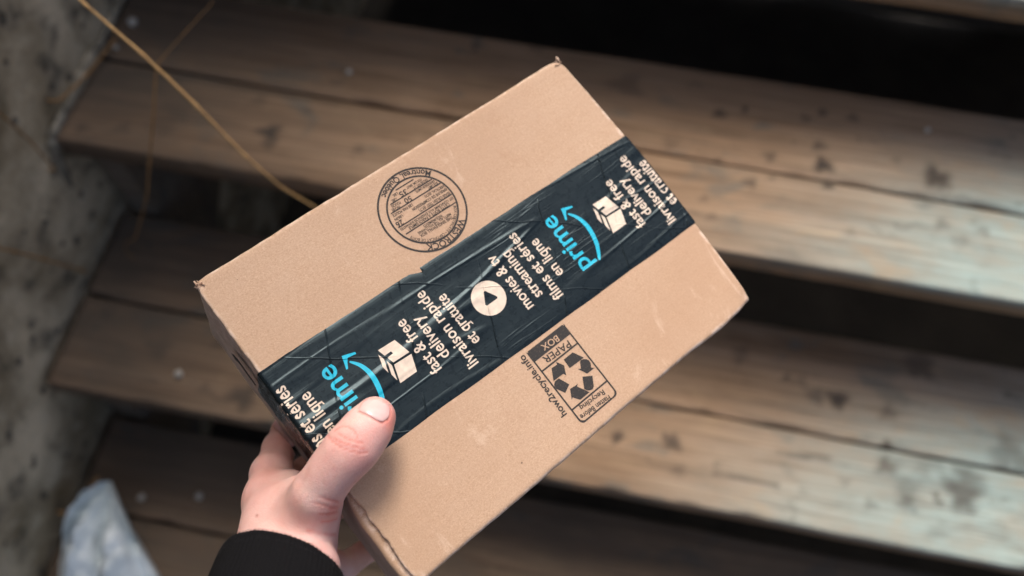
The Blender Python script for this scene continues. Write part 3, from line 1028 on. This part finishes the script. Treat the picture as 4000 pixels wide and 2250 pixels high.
# ---- recycling panel
def zr(a, b): return uv(2000 + .3173 * a, 1240 + .3173 * b)
u0, u1, va, vb_ = 125.9 * MM, 155.6 * MM, 138.9 * MM, 191.0 * MM
lw = 1.0 * MM
p = Print(FLAP_LIFT)
# frame with two rounded corners
rr = 3.0 * MM
path = [(u1, va)] + [(u1, vb_ - rr)] + [(u1 - rr + rr * math.cos(a), vb_ - rr + rr * math.sin(a)) for a in np.linspace(0, math.pi / 2, 8)] + \
       [(u0 + rr + rr * math.cos(a), vb_ - rr + rr * math.sin(a)) for a in np.linspace(math.pi / 2, math.pi, 8)] + [(u0, va)]
path = [np.array(q) for q in path]
cp = np.array([(u0 + u1) / 2, (va + vb_) / 2])
inn = [cp + (q - cp) * np.array([1 - 2 * lw / (u1 - u0), 1 - 2 * lw / (vb_ - va)]) for q in path]
p.strip(path, inn)
p.bar((u0 + lw, 153.0 * MM), (u1 - lw, 153.0 * MM), lw)
p.bar((u0 + lw, 180.9 * MM), (u1 - lw, 180.9 * MM), lw)
p.build('panel_frame', M_INK, flap_b)
# dark band with the letters left blank: four bars round the lettering plus card-coloured letters on top
p = Print(FLAP_LIFT)
p.poly([(u0 + lw, va), (u1 - lw, va), (u1 - lw, 146.2 * MM), (u0 + lw, 146.2 * MM)])
p.build('panel_band', M_INK, flap_b)
p = Print(lambda u, v: (u, v, -0.00024))
p.text('BOX', zr(560, 240), zr(365, 370), 5.6 * MM, 'u', 0.006)
p.build('band_lettering', M_CARD, flap_b)
p = Print(FLAP_LIFT)
for pl in ([(745, 430), (885, 495), (710, 625), (635, 520)],
           [(835, 548), (848, 525), (880, 513), (915, 513), (945, 528), (968, 560), (975, 620), (1018, 620), (925, 693), (810, 635), (848, 630)],
           [(865, 730), (990, 716), (1006, 850), (995, 882), (960, 900), (920, 898), (888, 880)],
           [(810, 815), (800, 850), (955, 920), (840, 1015), (745, 985), (735, 1015), (713, 880), (780, 840)],
           [(575, 750), (705, 825), (655, 930), (545, 880), (522, 850), (517, 818), (530, 785)],
           [(540, 545), (640, 590), (667, 715), (630, 695), (510, 785), (485, 625), (555, 580)]):
    p.poly([zr(*q) for q in pl])
p.build('recycling_arrows', M_INK, flap_b)
p = Print(FLAP_LIFT)
p.text('PAPER', zr(705, 305), zr(385, 525), 6.2 * MM, 'u', 0.014)
p.text('Flatten Before', zr(1200, 972), zr(842, 1226), 4.4 * MM, 'u', 0.020)
p.text('Recycling', zr(1128, 905), zr(838, 1115), 4.4 * MM, 'u', 0.020)
p.text('how2recycle.info', zr(655, 1205), zr(120, 470), 6.0 * MM, 'v', 0.022)
p.build('panel_lettering', M_INK, flap_b)

# ---- printed line on the left side wall
def side_print():
    V, F = [], []
    def quad(pts):
        o = len(V)
        for (px, py) in pts:
            v, w = side_vw(px, py)
            V.append((-0.0016, v, w))
        F.append(tuple(range(o, o + len(pts))))
    quad([(913, 1374), (922, 1378), (944, 1404), (938, 1408), (928, 1399)])
    quad([(938, 1406), (944, 1404), (1012, 1500), (1006, 1500)])
    return mesh_from(V, F)
link('side_mark', side_print(), M_INK, box, smooth=False)

# ------------------------------------------------------------------ the hand and sleeve
def C(px, py, z): return cam_pt(px, py, z).astype(np.float32)
MMf = np.float32(0.001)
def cone(P, a, b, ra, rb):
    ab = b - a
    t = np.clip(((P - a) @ ab) / float(ab @ ab), 0, 1)
    return np.linalg.norm(P - a - t[..., None] * ab, axis=-1) - (ra + (rb - ra) * t) * MMf
def smin(a, b, k):
    k = k * MMf
    h = np.clip(0.5 + 0.5 * (b - a) / k, 0, 1)
    return b * (1 - h) + a * h - k * h * (1 - h)
def chain(P, pts, k=3.0):
    d = None
    for (a, ra), (b, rb) in zip(pts[:-1], pts[1:]):
        e = cone(P, a, b, ra, rb)
        d = e if d is None else smin(d, e, k)
    return d

WRIST = C(1112, 2215, .425)
ARM2 = np.array([-0.108, 0.200, 0.300], np.float32)
ELBOW = np.array([-0.098, 0.262, 0.190], np.float32)
IDX_MCP, MID_MCP, RNG_MCP, PNK_MCP = C(1062, 1852, .505), C(1100, 1950, .520), C(1140, 2065, .522), C(1185, 2165, .512)
TH_CMC, TH_MCP, TH_IP, TH_TIP = C(1150, 2070, .448), C(1240, 1925, .430), C(1392, 1733, .424), C(1470, 1622, .4335)

def hand_sdf(P):
    # palm and wrist
    d = cone(P, WRIST + np.array([-.010, 0, .004], np.float32), IDX_MCP, 16.0, 12.0)
    d = smin(d, cone(P, WRIST + np.array([-.004, .004, .012], np.float32), MID_MCP, 17.0, 11.5), 10)
    d = smin(d, cone(P, WRIST + np.array([.002, .008, .014], np.float32), RNG_MCP, 16.0, 11.0), 10)
    d = smin(d, cone(P, WRIST + np.array([.008, .012, .010], np.float32), PNK_MCP, 15.0, 10.5), 10)
    # forearm
    d = smin(d, cone(P, WRIST + np.array([-.011, .002, .002], np.float32), ARM2 + np.array([-.012, 0, 0], np.float32), 16.5, 22), 10)
    d = smin(d, cone(P, WRIST + np.array([.011, .002, .002], np.float32), ARM2 + np.array([.012, 0, 0], np.float32), 16.0, 22), 10)
    # thumb ball and the web towards the index
    d = smin(d, cone(P, C(1205, 2110, .452), C(1240, 1965, .444), 15.5, 12.5), 9)
    d = smin(d, cone(P, C(1110, 2040, .468), C(1128, 1945, .474), 11.5, 9.0), 12)
    d = smin(d, cone(P, C(1085, 2010, .464), C(1172, 1925, .456), 13.5, 9.5), 12)
    d = smin(d, cone(P, C(1050, 1965, .484), C(1140, 1905, .480), 12.5, 8.5), 12)
    d = smin(d, cone(P, C(1075, 2120, .450), C(1110, 2020, .458), 15.0, 13.0), 12)
    th = chain(P, [(TH_CMC, 15.0), (TH_MCP, 12.0), (C(1300, 1838, .4255), 11.2), (C(1352, 1775, .4235), 11.5), (TH_IP, 11.6), (C(1440, 1668, .4275), 10.8), (TH_TIP, 9.2)], 7.0)
    # broader pad
    side = np.array([.80, .58, .05], np.float32); side /= np.linalg.norm(side)
    for s in (-1, 1):
        o = side * np.float32(0.0020 * s)
        th = smin(th, cone(P, TH_IP + o * 0.2, TH_TIP + o, 10.4, 7.6), 2.5)
    d = smin(d, th, 10)
    f = d
    for pts in (
            [(IDX_MCP, 11.6), (C(1090, 1752, .535), 10.0), (C(1122, 1682, .558), 9.8), (C(1230, 1590, .583), 8.8), (C(1325, 1520, .582), 7.4)],
            [(MID_MCP, 11.2), (C(1190, 1845, .572), 9.8), (C(1290, 1765, .584), 8.8), (C(1390, 1690, .582), 7.6)],
            [(RNG_MCP, 10.6), (C(1262, 2010, .566), 9.4), (C(1385, 1935, .582), 8.6), (C(1480, 1870, .580), 7.4)],
            [(PNK_MCP, 10.0), (C(1345, 2212, .548), 8.8), (C(1455, 2135, .571), 8.2), (C(1545, 2075, .572), 7.0)]):
        f = np.minimum(f, smin(d, chain(P, pts, 4.0), 6))
    # pressed against the box: never inside it
    q = P - BO.astype(np.float32)
    uu, vv, ww = q @ BU.astype(np.float32), q @ BV.astype(np.float32), q @ BN.astype(np.float32)
    bx = np.maximum(np.maximum(-uu - 0.0030, vv - BH - .001), np.maximum(-ww - 0.0007, ww - BD - .0005))
    f = np.maximum(f, -bx)
    return f

def surface_net(fn, lo, hi, h):
    n = [int(math.ceil((hi[i] - lo[i]) / h)) + 1 for i in range(3)]
    ax = [lo[i] + h * np.arange(n[i], dtype=np.float32) for i in range(3)]
    D = np.empty(n, np.float32)
    for i0 in range(0, n[0], 16):
        g = np.stack(np.meshgrid(ax[0][i0:i0 + 16], ax[1], ax[2], indexing='ij'), -1)
        D[i0:i0 + 16] = fn(g.astype(np.float32))
    S = D < 0
    c = [S[a:n[0] - 1 + a, b:n[1] - 1 + b, e:n[2] - 1 + e] for a in (0, 1) for b in (0, 1) for e in (0, 1)]
    cnt = sum(x.astype(np.int8) for x in c)
    act = (cnt > 0) & (cnt < 8)
    idx = -np.ones(act.shape, np.int64)
    cells = np.argwhere(act)
    idx[act] = np.arange(len(cells))
    acc = np.zeros((len(cells), 3)); num = np.zeros(len(cells))
    offs = [(a, b, e) for a in (0, 1) for b in (0, 1) for e in (0, 1)]
    for p_ in range(8):
        for q_ in range(p_ + 1, 8):
            a, b = offs[p_], offs[q_]
            if sum(abs(a[i] - b[i]) for i in range(3)) != 1: continue
            da = D[cells[:, 0] + a[0], cells[:, 1] + a[1], cells[:, 2] + a[2]]
            db = D[cells[:, 0] + b[0], cells[:, 1] + b[1], cells[:, 2] + b[2]]
            cr_ = (da < 0) != (db < 0)
            t = np.where(cr_, da / np.where(cr_, da - db, 1), 0)
            pt = np.array(a) + t[:, None] * (np.array(b) - np.array(a))
            acc += np.where(cr_[:, None], pt, 0); num += cr_
    V = (cells + acc / num[:, None]) * h + np.array(lo)
    F = []
    for axis in range(3):
        sl0 = [slice(1, n[i] - 1) for i in range(3)]; sl1 = list(sl0)
        sl0[axis] = slice(0, n[axis] - 1); sl1[axis] = slice(1, n[axis])
        a, b = S[tuple(sl0)], S[tuple(sl1)]
        e = np.argwhere(a != b)
        if not len(e): continue
        inside = a[tuple(e.T)]
        base = e.copy()
        for i in range(3):
            if i != axis: base[:, i] += 1
        o1, o2 = [i for i in range(3) if i != axis]
        def cell(d1, d2):
            q = base.copy(); q[:, o1] -= d1; q[:, o2] -= d2
            return idx[tuple(q.T)]
        quad = np.stack([cell(0, 0), cell(1, 0), cell(1, 1), cell(0, 1)], 1)
        flip = inside if axis != 1 else ~inside
        quad[~flip] = quad[~flip][:, ::-1]
        F.append(quad)
    return V, np.concatenate(F)

lo = np.array([-0.180, 0.044, 0.290], np.float32)
hi = np.array([-0.046, 0.232, 0.606], np.float32)
HV, HF = surface_net(hand_sdf, lo, hi, np.float32(0.00105))

# smooth a little
def laplace(V, F, it, lam):
    E = np.concatenate([F[:, [0, 1]], F[:, [1, 2]], F[:, [2, 3]], F[:, [3, 0]]])
    E = np.concatenate([E, E[:, ::-1]])
    deg = np.bincount(E[:, 0], minlength=len(V)).astype(float)
    for _ in range(it):
        s = np.stack([np.bincount(E[:, 0], weights=V[E[:, 1], i], minlength=len(V)) for i in range(3)], 1)
        V = V + lam * (s / deg[:, None] - V)
    return V
HV = laplace(HV, HF, 2, 0.5)

def vert_normals(V, F):
    n = np.cross(V[F[:, 2]] - V[F[:, 0]], V[F[:, 3]] - V[F[:, 1]])
    N = np.stack([sum(np.bincount(F[:, k], weights=n[:, i], minlength=len(V)) for k in range(4)) for i in range(3)], 1)
    return N / np.maximum(np.linalg.norm(N, axis=1, keepdims=True), 1e-12)
HN = vert_normals(HV, HF)
# outward check
if np.mean(hand_sdf((HV[:4000] + HN[:4000] * 0.002).astype(np.float32)) > 0) < 0.5:
    HF = HF[:, ::-1]; HN = -HN
pxv = HV[:, 0] / HV[:, 2] * FPX + CX
pyv = HV[:, 1] / HV[:, 2] * FPX + CY
facing = smooth01((-np.einsum('ij,ij->i', HN, HV / np.linalg.norm(HV, axis=1, keepdims=True)) + 0.05) / 0.35)
near = facing * (HV[:, 2] < 0.545)
def Z1(pts): return [(750 + .5522 * a, 1450 + .5522 * b) for a, b in pts]
def seg_dist(pl):
    best = np.full(len(HV), 1e9)
    for a, b in zip(pl[:-1], pl[1:]):
        a, b = np.array(a), np.array(b); ab = b - a
        t = np.clip(((pxv - a[0]) * ab[0] + (pyv - a[1]) * ab[1]) / (ab @ ab), 0, 1)
        best = np.minimum(best, np.hypot(pxv - a[0] - t * ab[0], pyv - a[1] - t * ab[1]))
    return best
disp = np.zeros(len(HV)); red = np.zeros(len(HV))
for pl, wdt, amp in (
        ([(960, 452), (985, 490), (1040, 530), (1110, 560), (1200, 578), (1240, 574)], 6.5, .42),
        ([(1010, 420), (1050, 392), (1105, 392), (1150, 425), (1170, 470)], 6, .22),
        ([(1035, 440), (1080, 470), (1140, 495), (1215, 508)], 6, .36),
        ([(1000, 470), (1060, 505), (1130, 530), (1215, 545)], 6, .36),
        ([(1180, 285), (1235, 308), (1290, 338), (1338, 358)], 9, .55), ([(1398, 250), (1402, 300), (1384, 340), (1345, 360)], 9, .65), ([(1178, 285), (1192, 245), (1222, 204)], 8, .55),
        ([(870, 935), (930, 950), (985, 972), (1022, 968)], 11, .34), ([(900, 1012), (960, 1014), (1022, 1000)], 9, .26), ([(920, 1068), (970, 1064), (1025, 1045)], 9, .24), ([(850, 965), (920, 985), (1000, 990)], 8, .16),
        ([(900, 890), (980, 915), (1030, 925)], 10, .30), ([(820, 1130), (930, 1150), (1015, 1160)], 14, .25),
        ([(470, 632), (560, 645), (650, 660)], 21, .20), ([(550, 545), (610, 532), (670, 545)], 21, .20),
        ([(760, 775), (650, 875), (560, 960), (470, 1050)], 30, .30)):
    d = seg_dist(Z1(pl))
    g = np.exp(-(d / (wdt * .5522 * 1.0)) ** 2) * near
    disp -= amp * 0.001 * g
    red += 0.75 * g * (amp > .2) * (wdt < 20)
# fine cross wrinkles over the back of the hand by the index knuckle
wr = np.sin((pyv - 0.25 * (pxv - 1050)) * 0.62 + 2.2 * np.sin(pxv * 0.02)) * np.exp(-((pxv - 1055) / 75) ** 2 - ((pyv - 1905) / 62) ** 2) * near
disp += 0.00010 * wr
HV2 = HV + HN * disp[:, None]
def blob(cx, cy, rx, ry): return np.exp(-((pxv - cx) / rx) ** 2 - ((pyv - cy) / ry) ** 2) * near
red += 0.9 * blob(1525, 1640, 40, 70) + 0.55 * blob(1385, 1700, 75, 50) + 0.6 * blob(1290, 1985, 60, 40) + 0.45 * blob(1420, 1800, 60, 50) + 0.4 * blob(1040, 1840, 70, 60) + 0.35 * blob(1090, 1700, 60, 60) + 0.4 * blob(1475, 1545, 50, 22)
red += 0.15 * np.array([nz(a * 60, b * 60, c_ * 60) for a, b, c_ in HV])
red = np.clip(red, 0, 1) * 0.85
deep = HV[:, 2] > 0.545
base = np.array([0.80, 0.50, 0.445]); rd_ = np.array([0.72, 0.235, 0.19])
tone = base[None] * (1 - red[:, None]) + rd_[None] * red[:, None]
mole = np.exp(-(np.hypot(pxv - 1003, pyv - 2014) / 5) ** 2) * near
tone = tone * (1 - mole[:, None]) + np.array([.35, .08, .05])[None] * mole[:, None]

person = empty('person', to_world(ELBOW))
tag(person, 'bare left hand in a black knit sleeve, thumb pressing on the taped box', 'person')
def person_child(name, me, mat, parent=None):
    ob = link(name, me, mat, person)
    ob.matrix_parent_inverse = Matrix.Translation(-Vector(to_world(ELBOW)))
    return ob
hme = mesh_from(to_world(HV2), [tuple(map(int, f)) for f in HF])
ca = hme.attributes.new('tone', 'FLOAT_COLOR', 'POINT')
ca.data.foreach_set('color', np.concatenate([tone, np.ones((len(tone), 1))], 1).astype(np.float32).ravel())
hand_ob = person_child('hand', hme, M_SKIN)

# thumbnail: a thin curved plate on the thumb
def ray_hit(px, py):
    d = np.array([(px - CX) / FPX, (py - CY) / FPX, 1.0], np.float32)
    zs_ = np.linspace(.38, .50, 500, dtype=np.float32)
    v = hand_sdf(zs_[:, None] * d[None])
    if not (v < 0).any():
        return None
    i = int(np.argmax(v < 0))
    a, b = zs_[i - 1], zs_[i]
    t = v[i - 1] / (v[i - 1] - v[i])
    return d * (a + (b - a) * t)
def nail_mesh():
    bd = Z1([(1187, 272), (1200, 240), (1228, 205), (1265, 176), (1310, 164), (1355, 182), (1386, 222), (1397, 268), (1392, 312), (1370, 340), (1336, 352), (1290, 331), (1238, 302), (1205, 288)])
    bd = np.array(bd); n = len(bd)
    dense = []
    for i in range(n):
        p0, p1, p2, p3 = bd[i - 1], bd[i], bd[(i + 1) % n], bd[(i + 2) % n]
        for f_ in (0, .25, .5, .75):
            dense.append(0.5 * (2 * p1 + (p2 - p0) * f_ + (2 * p0 - 5 * p1 + 4 * p2 - p3) * f_ ** 2 + (3 * p1 - p0 - 3 * p2 + p3) * f_ ** 3))
    dense = np.array(dense); c0 = dense.mean(0); m = len(dense)
    V = [ray_hit(*c0) * (1 - 0.0005 / .43)]
    rings = [.2, .4, .6, .8, .92, 1.0]
    for r in rings:
        for q in dense:
            rr_ = r
            h = ray_hit(*(c0 + (q - c0) * rr_))
            while h is None or h[2] > V[0][2] + 0.0075:
                rr_ *= 0.97
                h = ray_hit(*(c0 + (q - c0) * rr_))
            lift = 0.0005 * (1 - 0.9 * smooth01((r - .8) / .2)) 
            V.append(h * (1 - lift / .43))
    F = [(0, 1 + i, 1 + (i + 1) % m) for i in range(m)]
    for k in range(len(rings) - 1):
        a, b = 1 + k * m, 1 + (k + 1) * m
        F += [(a + i, b + i, b + (i + 1) % m, a + (i + 1) % m) for i in range(m)]
    return mesh_from([to_world(v) for v in V], F, fix=False)
nme = nail_mesh()
if (nme.polygons[0].normal @ Vector(FW)) > 0: nme.flip_normals()
nail = person_child('thumbnail', nme, M_NAIL)

# sleeve with a ribbed cuff
def sleeve_mesh():
    p0 = np.array(C(1100, 2218, .4270), float)
    SHOULDER = np.array([-0.155, 0.16, -0.10])
    p1 = np.array(ARM2, float) ; p2 = np.array(ELBOW, float)
    axis0 = (p1 - p0) / np.linalg.norm(p1 - p0)
    L01 = np.linalg.norm(p1 - p0); L12 = np.linalg.norm(p2 - p1)
    K = 264
    rows = []
    # from the inside of the cuff, over the rim, back to the elbow
    prof = [(-0.5, 0.020, .0285), (0, 0.006, .0290), (0, 0.001, .0298), (0, -0.0006, .0312), (0, 0.0006, .0326), (0, 0.004, .0334), (0, 0.010, .0338), (0, 0.02, .0342), (0, 0.035, .0350), (0, 0.05, .0356), (0, 0.06, .0362), (0, 0.072, .0385), (0, 0.09, .041), (0, 0.12, .043), (0, 0.15, .045), (0, 0.20, .048), (0, 0.25, .052), (0, 0.262, .055), (0, 0.30, .058), (0, 0.36, .060), (0, 0.42, .064), (0, 0.50, .070), (0, 0.51, .060), (0, 0.516, .040)]
    V = []
    for _, s, r in prof:
        if s <= L01:
            c = p0 + axis0 * s; ax = axis0
        elif s <= L01 + L12:
            ax = (p2 - p1) / L12; c = p1 + ax * (s - L01)
        else:
            ax = SHOULDER - p2; ax = ax / np.linalg.norm(ax); c = p2 + ax * (s - L01 - L12)
        a = np.cross(ax, [0, 1, 0.3]); a /= np.linalg.norm(a); b = np.cross(ax, a)
        for k in range(K):
            th = 2 * math.pi * k / K
            rib = 0.00045 * math.cos(th * 78) * (0.7 + 0.8 * nz(math.cos(th) * 5, math.sin(th) * 5, s * 40)) if 0.0 < s < 0.065 else 0.0
            fold = 0.0016 * nz(math.cos(th) * 2.2, math.sin(th) * 2.2, s * 28) + (0.003 * nz(math.cos(th) * 1.5, math.sin(th) * 1.5, s * 22 + 5) if s > .06 else 0)
            dirx = (math.cos(th) * a + math.sin(th) * b)
            tilt = axis0 * (0.0085 * dirx[0] - 0.004 * dirx[1]) * max(0.0, 1 - s / 0.06)
            rr = 0.95 * r * (1 + 0.04 * math.cos(2 * th)) + rib + fold
            V.append(c + tilt + rr * (math.cos(th) * a * 0.98 + math.sin(th) * b * 0.90))
    F = []
    for i in range(len(prof) - 1):
        for k in range(K):
            F.append((i * K + k, i * K + (k + 1) % K, (i + 1) * K + (k + 1) % K, (i + 1) * K + k))
    F.append([(len(prof) - 1) * K + k for k in range(K)])
    return mesh_from([to_world(v) for v in V], F, fix=True)
sleeve_me = sleeve_mesh()
person_child('sleeve', sleeve_me, M_KNIT)
def fuzz_mesh(me, n):
    r_ = random.Random(21)
    V, F = [], []
    polys = [p for p in me.polygons if len(p.vertices) == 4 and p.area < 6e-6]
    for _ in range(n):
        p_ = r_.choice(polys)
        c = np.array(p_.center); nn = np.array(p_.normal)
        t = np.array([r_.gauss(0, 1), r_.gauss(0, 1), r_.gauss(0, 1)]); t -= nn * (t @ nn); t /= np.linalg.norm(t)
        L = r_.uniform(0.0007, 0.0020); side_ = np.cross(nn, t); o = len(V)
        for q in (0, .5, 1):
            m_ = c + t * L * q + nn * (0.0011 * math.sin(math.pi * 0.55 * q) * r_.uniform(.6, 1.2) - 0.0002)
            rad = 0.000055 * (1 - 0.5 * q)
            for a_ in (0, 2.09, 4.19):
                V.append(m_ + rad * (math.cos(a_) * side_ + math.sin(a_) * nn))
        for b_ in (o, o + 3):
            F += [(b_, b_ + 1, b_ + 4, b_ + 3), (b_ + 1, b_ + 2, b_ + 5, b_ + 4), (b_ + 2, b_, b_ + 3, b_ + 5)]
    return mesh_from(V, F)
tag(person_child('knit_fuzz', fuzz_mesh(sleeve_me, 2600), M_FUZZ), kind='stuff')

# ------------------------------------------------------------------ straw, pebbles, plastic
def stalk_mesh(pts, radii, K=7):
    pts = [np.array(p, float) for p in pts]
    dense, rad = [], []
    n = len(pts)
    for i in range(n - 1):
        p0, p1, p2, p3 = pts[max(i - 1, 0)], pts[i], pts[i + 1], pts[min(i + 2, n - 1)]
        for f_ in np.linspace(0, 1, 9, endpoint=False):
            c = 0.5 * (2 * p1 + (p2 - p0) * f_ + (2 * p0 - 5 * p1 + 4 * p2 - p3) * f_ ** 2 + (3 * p1 - p0 - 3 * p2 + p3) * f_ ** 3)
            lin = p1 + (p2 - p1) * f_
            dense.append(0.35 * c + 0.65 * lin); rad.append(radii[i] + (radii[i + 1] - radii[i]) * f_)
        rad[-9] *= 1.35            # node of the stem
    dense.append(pts[-1]); rad.append(radii[-1])
    V, F = [], []
    m = len(dense)
    for i, p in enumerate(dense):
        t = dense[min(i + 1, m - 1)] - dense[max(i - 1, 0)]; t /= np.linalg.norm(t)
        a = np.cross(t, [0.3, 0.2, 0.93]); a /= np.linalg.norm(a); b = np.cross(t, a)
        for k in range(K):
            th = 2 * math.pi * k / K
            rv = rad[i] * (1 + 0.22 * mn.noise(Vector((i * 0.45, k * 0.7, rad[0] * 3000))))
            V.append(p + rv * (math.cos(th) * a + math.sin(th) * b))
    for i in range(m - 1):
        for k in range(K):
            F.append((i * K + k, i * K + (k + 1) % K, (i + 1) * K + (k + 1) % K, (i + 1) * K + k))
    F.append(list(range(K))[::-1]); F.append([(m - 1) * K + k for k in range(K)])
    return mesh_from(V, F, fix=True)
G = 'dry grass stalks by the steps'
def stalk(label, pix, radii, mat, root=None):
    pts = [at(*p) for p in pix]
    if root is not None:
        pts.append(np.array(root, float)); radii = list(radii) + [radii[-1]]
    ob = link('dry_grass_stalk', stalk_mesh(pts, [r * 0.001 for r in radii]), mat)
    tag(ob, label, 'grass stalk', G)
    return ob
e1 = at(1330, 890, 1.16)
stalk('long bright straw stalk slanting from the top left corner down behind the box', [(150, -150, .70), (330, 15, .72), (560, 215, .76), (760, 405, .80), (960, 610, .86), (1105, 735, .93), (1215, 800, .98), (1330, 890, 1.10)], [0.85, 1.2, 1.3, 1.25, 1.15, 1.05, 0.9, 0.9], M_STRAW, (e1[0], e1[1] + .05, GROUND_Z))
e2 = at(500, 990, 1.28)
stalk('thin bent dull stalk with a sharp kink in front of the steps', [(830, 10, .93), (720, 130, .93), (615, 250, .94), (606, 330, .95), (598, 480, .97), (583, 640, 1.0), (573, 770, 1.04), (530, 925, 1.12), (500, 990, 1.25)], [.3, .5, .8, 1.1, 1.4, 1.3, 1.1, .8, .6], M_STRAW2, (max(.06, e2[0]), e2[1] + .05, GROUND_Z))
def wall_pix(px, py, off=0.004):
    return hit_plane(px, py, 0, off)
def wall_stalk(label, pix, r, mat):
    pts = [wall_pix(*q) for q in pix]
    pts.append(pts[-1] + np.array([-0.03, 0, 0]))
    ob = link('dry_grass_stalk', stalk_mesh(pts, [r * .001] * len(pts)), mat)
    tag(ob, label, 'grass stalk', G)
wall_stalk('short faint stalk leaning on the wall beside the pale mortar line', [(452, 150, .02), (340, 290, .012), (228, 395, .006)], 1.6, M_STRAW2)
wall_stalk('thin stalk on the concrete wall ending near the corner of the step', [(-60, 390, .02), (30, 470, .012), (120, 555, .008), (215, 665, .004)], 1.3, M_STRAW2)
wall_stalk('lowest thin stalk lying across the pale patch of the concrete wall', [(-60, 955, .02), (60, 985, .012), (180, 1015, .008), (340, 1062, .004)], 1.6, M_STRAW2)
wall_stalk('short orange stalk stub above the crumpled white plastic', [(384, 1862, .03), (330, 1938, .022), (285, 2010, .016)], 2.6, M_STRAW2)

def pebble(px, py, zp, r, label, mat=None):
    p = hit_plane(px, py, 2, zp)
    bm = bmesh.new()
    bmesh.ops.create_icosphere(bm, subdivisions=2, radius=r)
    for v in bm.verts:
        v.co *= 1 + 0.22 * mn.noise(v.co * (1.4 / r) + Vector((px, py, 0)))
        v.co.z *= 0.7
    bmesh.ops.translate(bm, vec=(p[0], p[1], zp + r * 0.6), verts=bm.verts)
    me = bpy.data.meshes.new('pebble'); bm.to_mesh(me); bm.free()
    tag(link('pebble', me, mat or M_PEB), label, 'pebble', 'pebbles on the steps')
pebble(522, 95, 0.0, 0.0075, 'pale pebble near the wall at the back of the upper step')
pebble(455, 190, 0.0, 0.004, 'tiny pebble below the pale pebble on the upper step')
pebble(1365, 285, 0.0, 0.0045, 'small pale speck on the upper step above the box corner')
pebble(555, 1945, -2 * RISE, 0.006, 'pebble on the dark lowest step next to the white plastic')
pebble(780, 1940, -2 * RISE, 0.006, 'pebble on the dark lowest step left of the hand')
pebble(700, 1465, -RISE, 0.006, 'small pale stone on the middle step left of the box')
pebble(3620, 512, 0.0, 0.004, 'tiny pale speck on the right of the upper step')

# crumpled white plastic
def plastic_mesh():
    zD = -2 * RISE
    base = [hit_plane(*q, 2, zD)[:2] for q in ((275, 2060), (246, 2150), (232, 2250), (250, 2420), (380, 2520), (560, 2500), (690, 2400), (625, 2250), (560, 2140), (505, 2040), (480, 1985), (430, 1960), (350, 1985))]
    base = np.array(base)
    n, m = 60, 156
    nb = len(base)
    peak = hit_plane(434, 1880, 2, zD + 0.062)
    V, F = [], []
    for i in range(n + 1):
        t = (i + 0.6) / (n + 0.6)
        for j in range(m):
            x = j / m * nb; k0 = int(x); f_ = x - k0
            p0, p1, p2, p3 = base[k0 - 1], base[k0 % nb], base[(k0 + 1) % nb], base[(k0 + 2) % nb]
            c = 0.5 * (2 * p1 + (p2 - p0) * f_ + (2 * p0 - 5 * p1 + 4 * p2 - p3) * f_ ** 2 + (3 * p1 - p0 - 3 * p2 + p3) * f_ ** 3)
            tt = t ** 0.9
            q = peak[:2] + (c - peak[:2]) * tt
            z = zD + 0.001 + (peak[2] - zD) * (1 - t) ** 0.8 + 0.030 * math.sin(math.pi * t) ** 1.3
            a = 2 * math.pi * j / m
            # folds running from the peak to the hem
            fold = 0.9 * (1 - abs(2 * ((a * 6.5 / (2 * math.pi) + 0.35 * mn.noise(Vector((math.cos(a) * 2, math.sin(a) * 2, t * 2.2)))) % 1.0) - 1)) - 0.45
            cr_ = 0.042 * fold * math.sin(math.pi * min(1, t * 1.02)) ** 0.7
            vd = mn.voronoi(Vector((q[0] * 24, q[1] * 24, 0.7)))[0]
            cr_ += 0.012 * (vd[1] - vd[0] - 0.3) * min(1, 3 * t)
            cr_ += 0.010 * (abs(mn.noise(Vector((q[0] * 28, q[1] * 28, 2.2)))) * 2 - 0.5) * min(1, 3 * t) * (1 - t * 0.7)
            V.append((max(q[0], 0.004), max(q[1], -2 * RUN + 0.006), max(z + cr_, zD + 0.0015)))
    for i in range(n):
        for j in range(m):
            F.append((i * m + j, (i + 1) * m + j, (i + 1) * m + (j + 1) % m, i * m + (j + 1) % m))
    F.append(list(range(m)))
    return mesh_from(V, F, fix=True)
def plastic_material():
    k = NT('dirty_white_plastic')
    v = k.coord()
    a = k.noise(v, 28, 5, 0.6, 0.5)
    b = k.noise(k.coord(scale=(30, 30, 90)), 1.0, 4, 0.6)
    col = k.mix(k.rng(a, 0.35, 0.62), (0.52, 0.60, 0.62), (0.72, 0.79, 0.79))
    col = k.mix(k.rng(b, 0.58, 0.72, 0, 0.55), col, (0.09, 0.115, 0.12))
    k.set(Base_Color=col, Roughness=0.35, Normal=k.bump(a, 0.35, 0.004))
    return k.m
pl = link('crumpled_plastic', plastic_mesh(), plastic_material())
tag(pl, 'crumpled dirty white plastic sheet heaped on the dark lowest step by the wall', 'plastic')
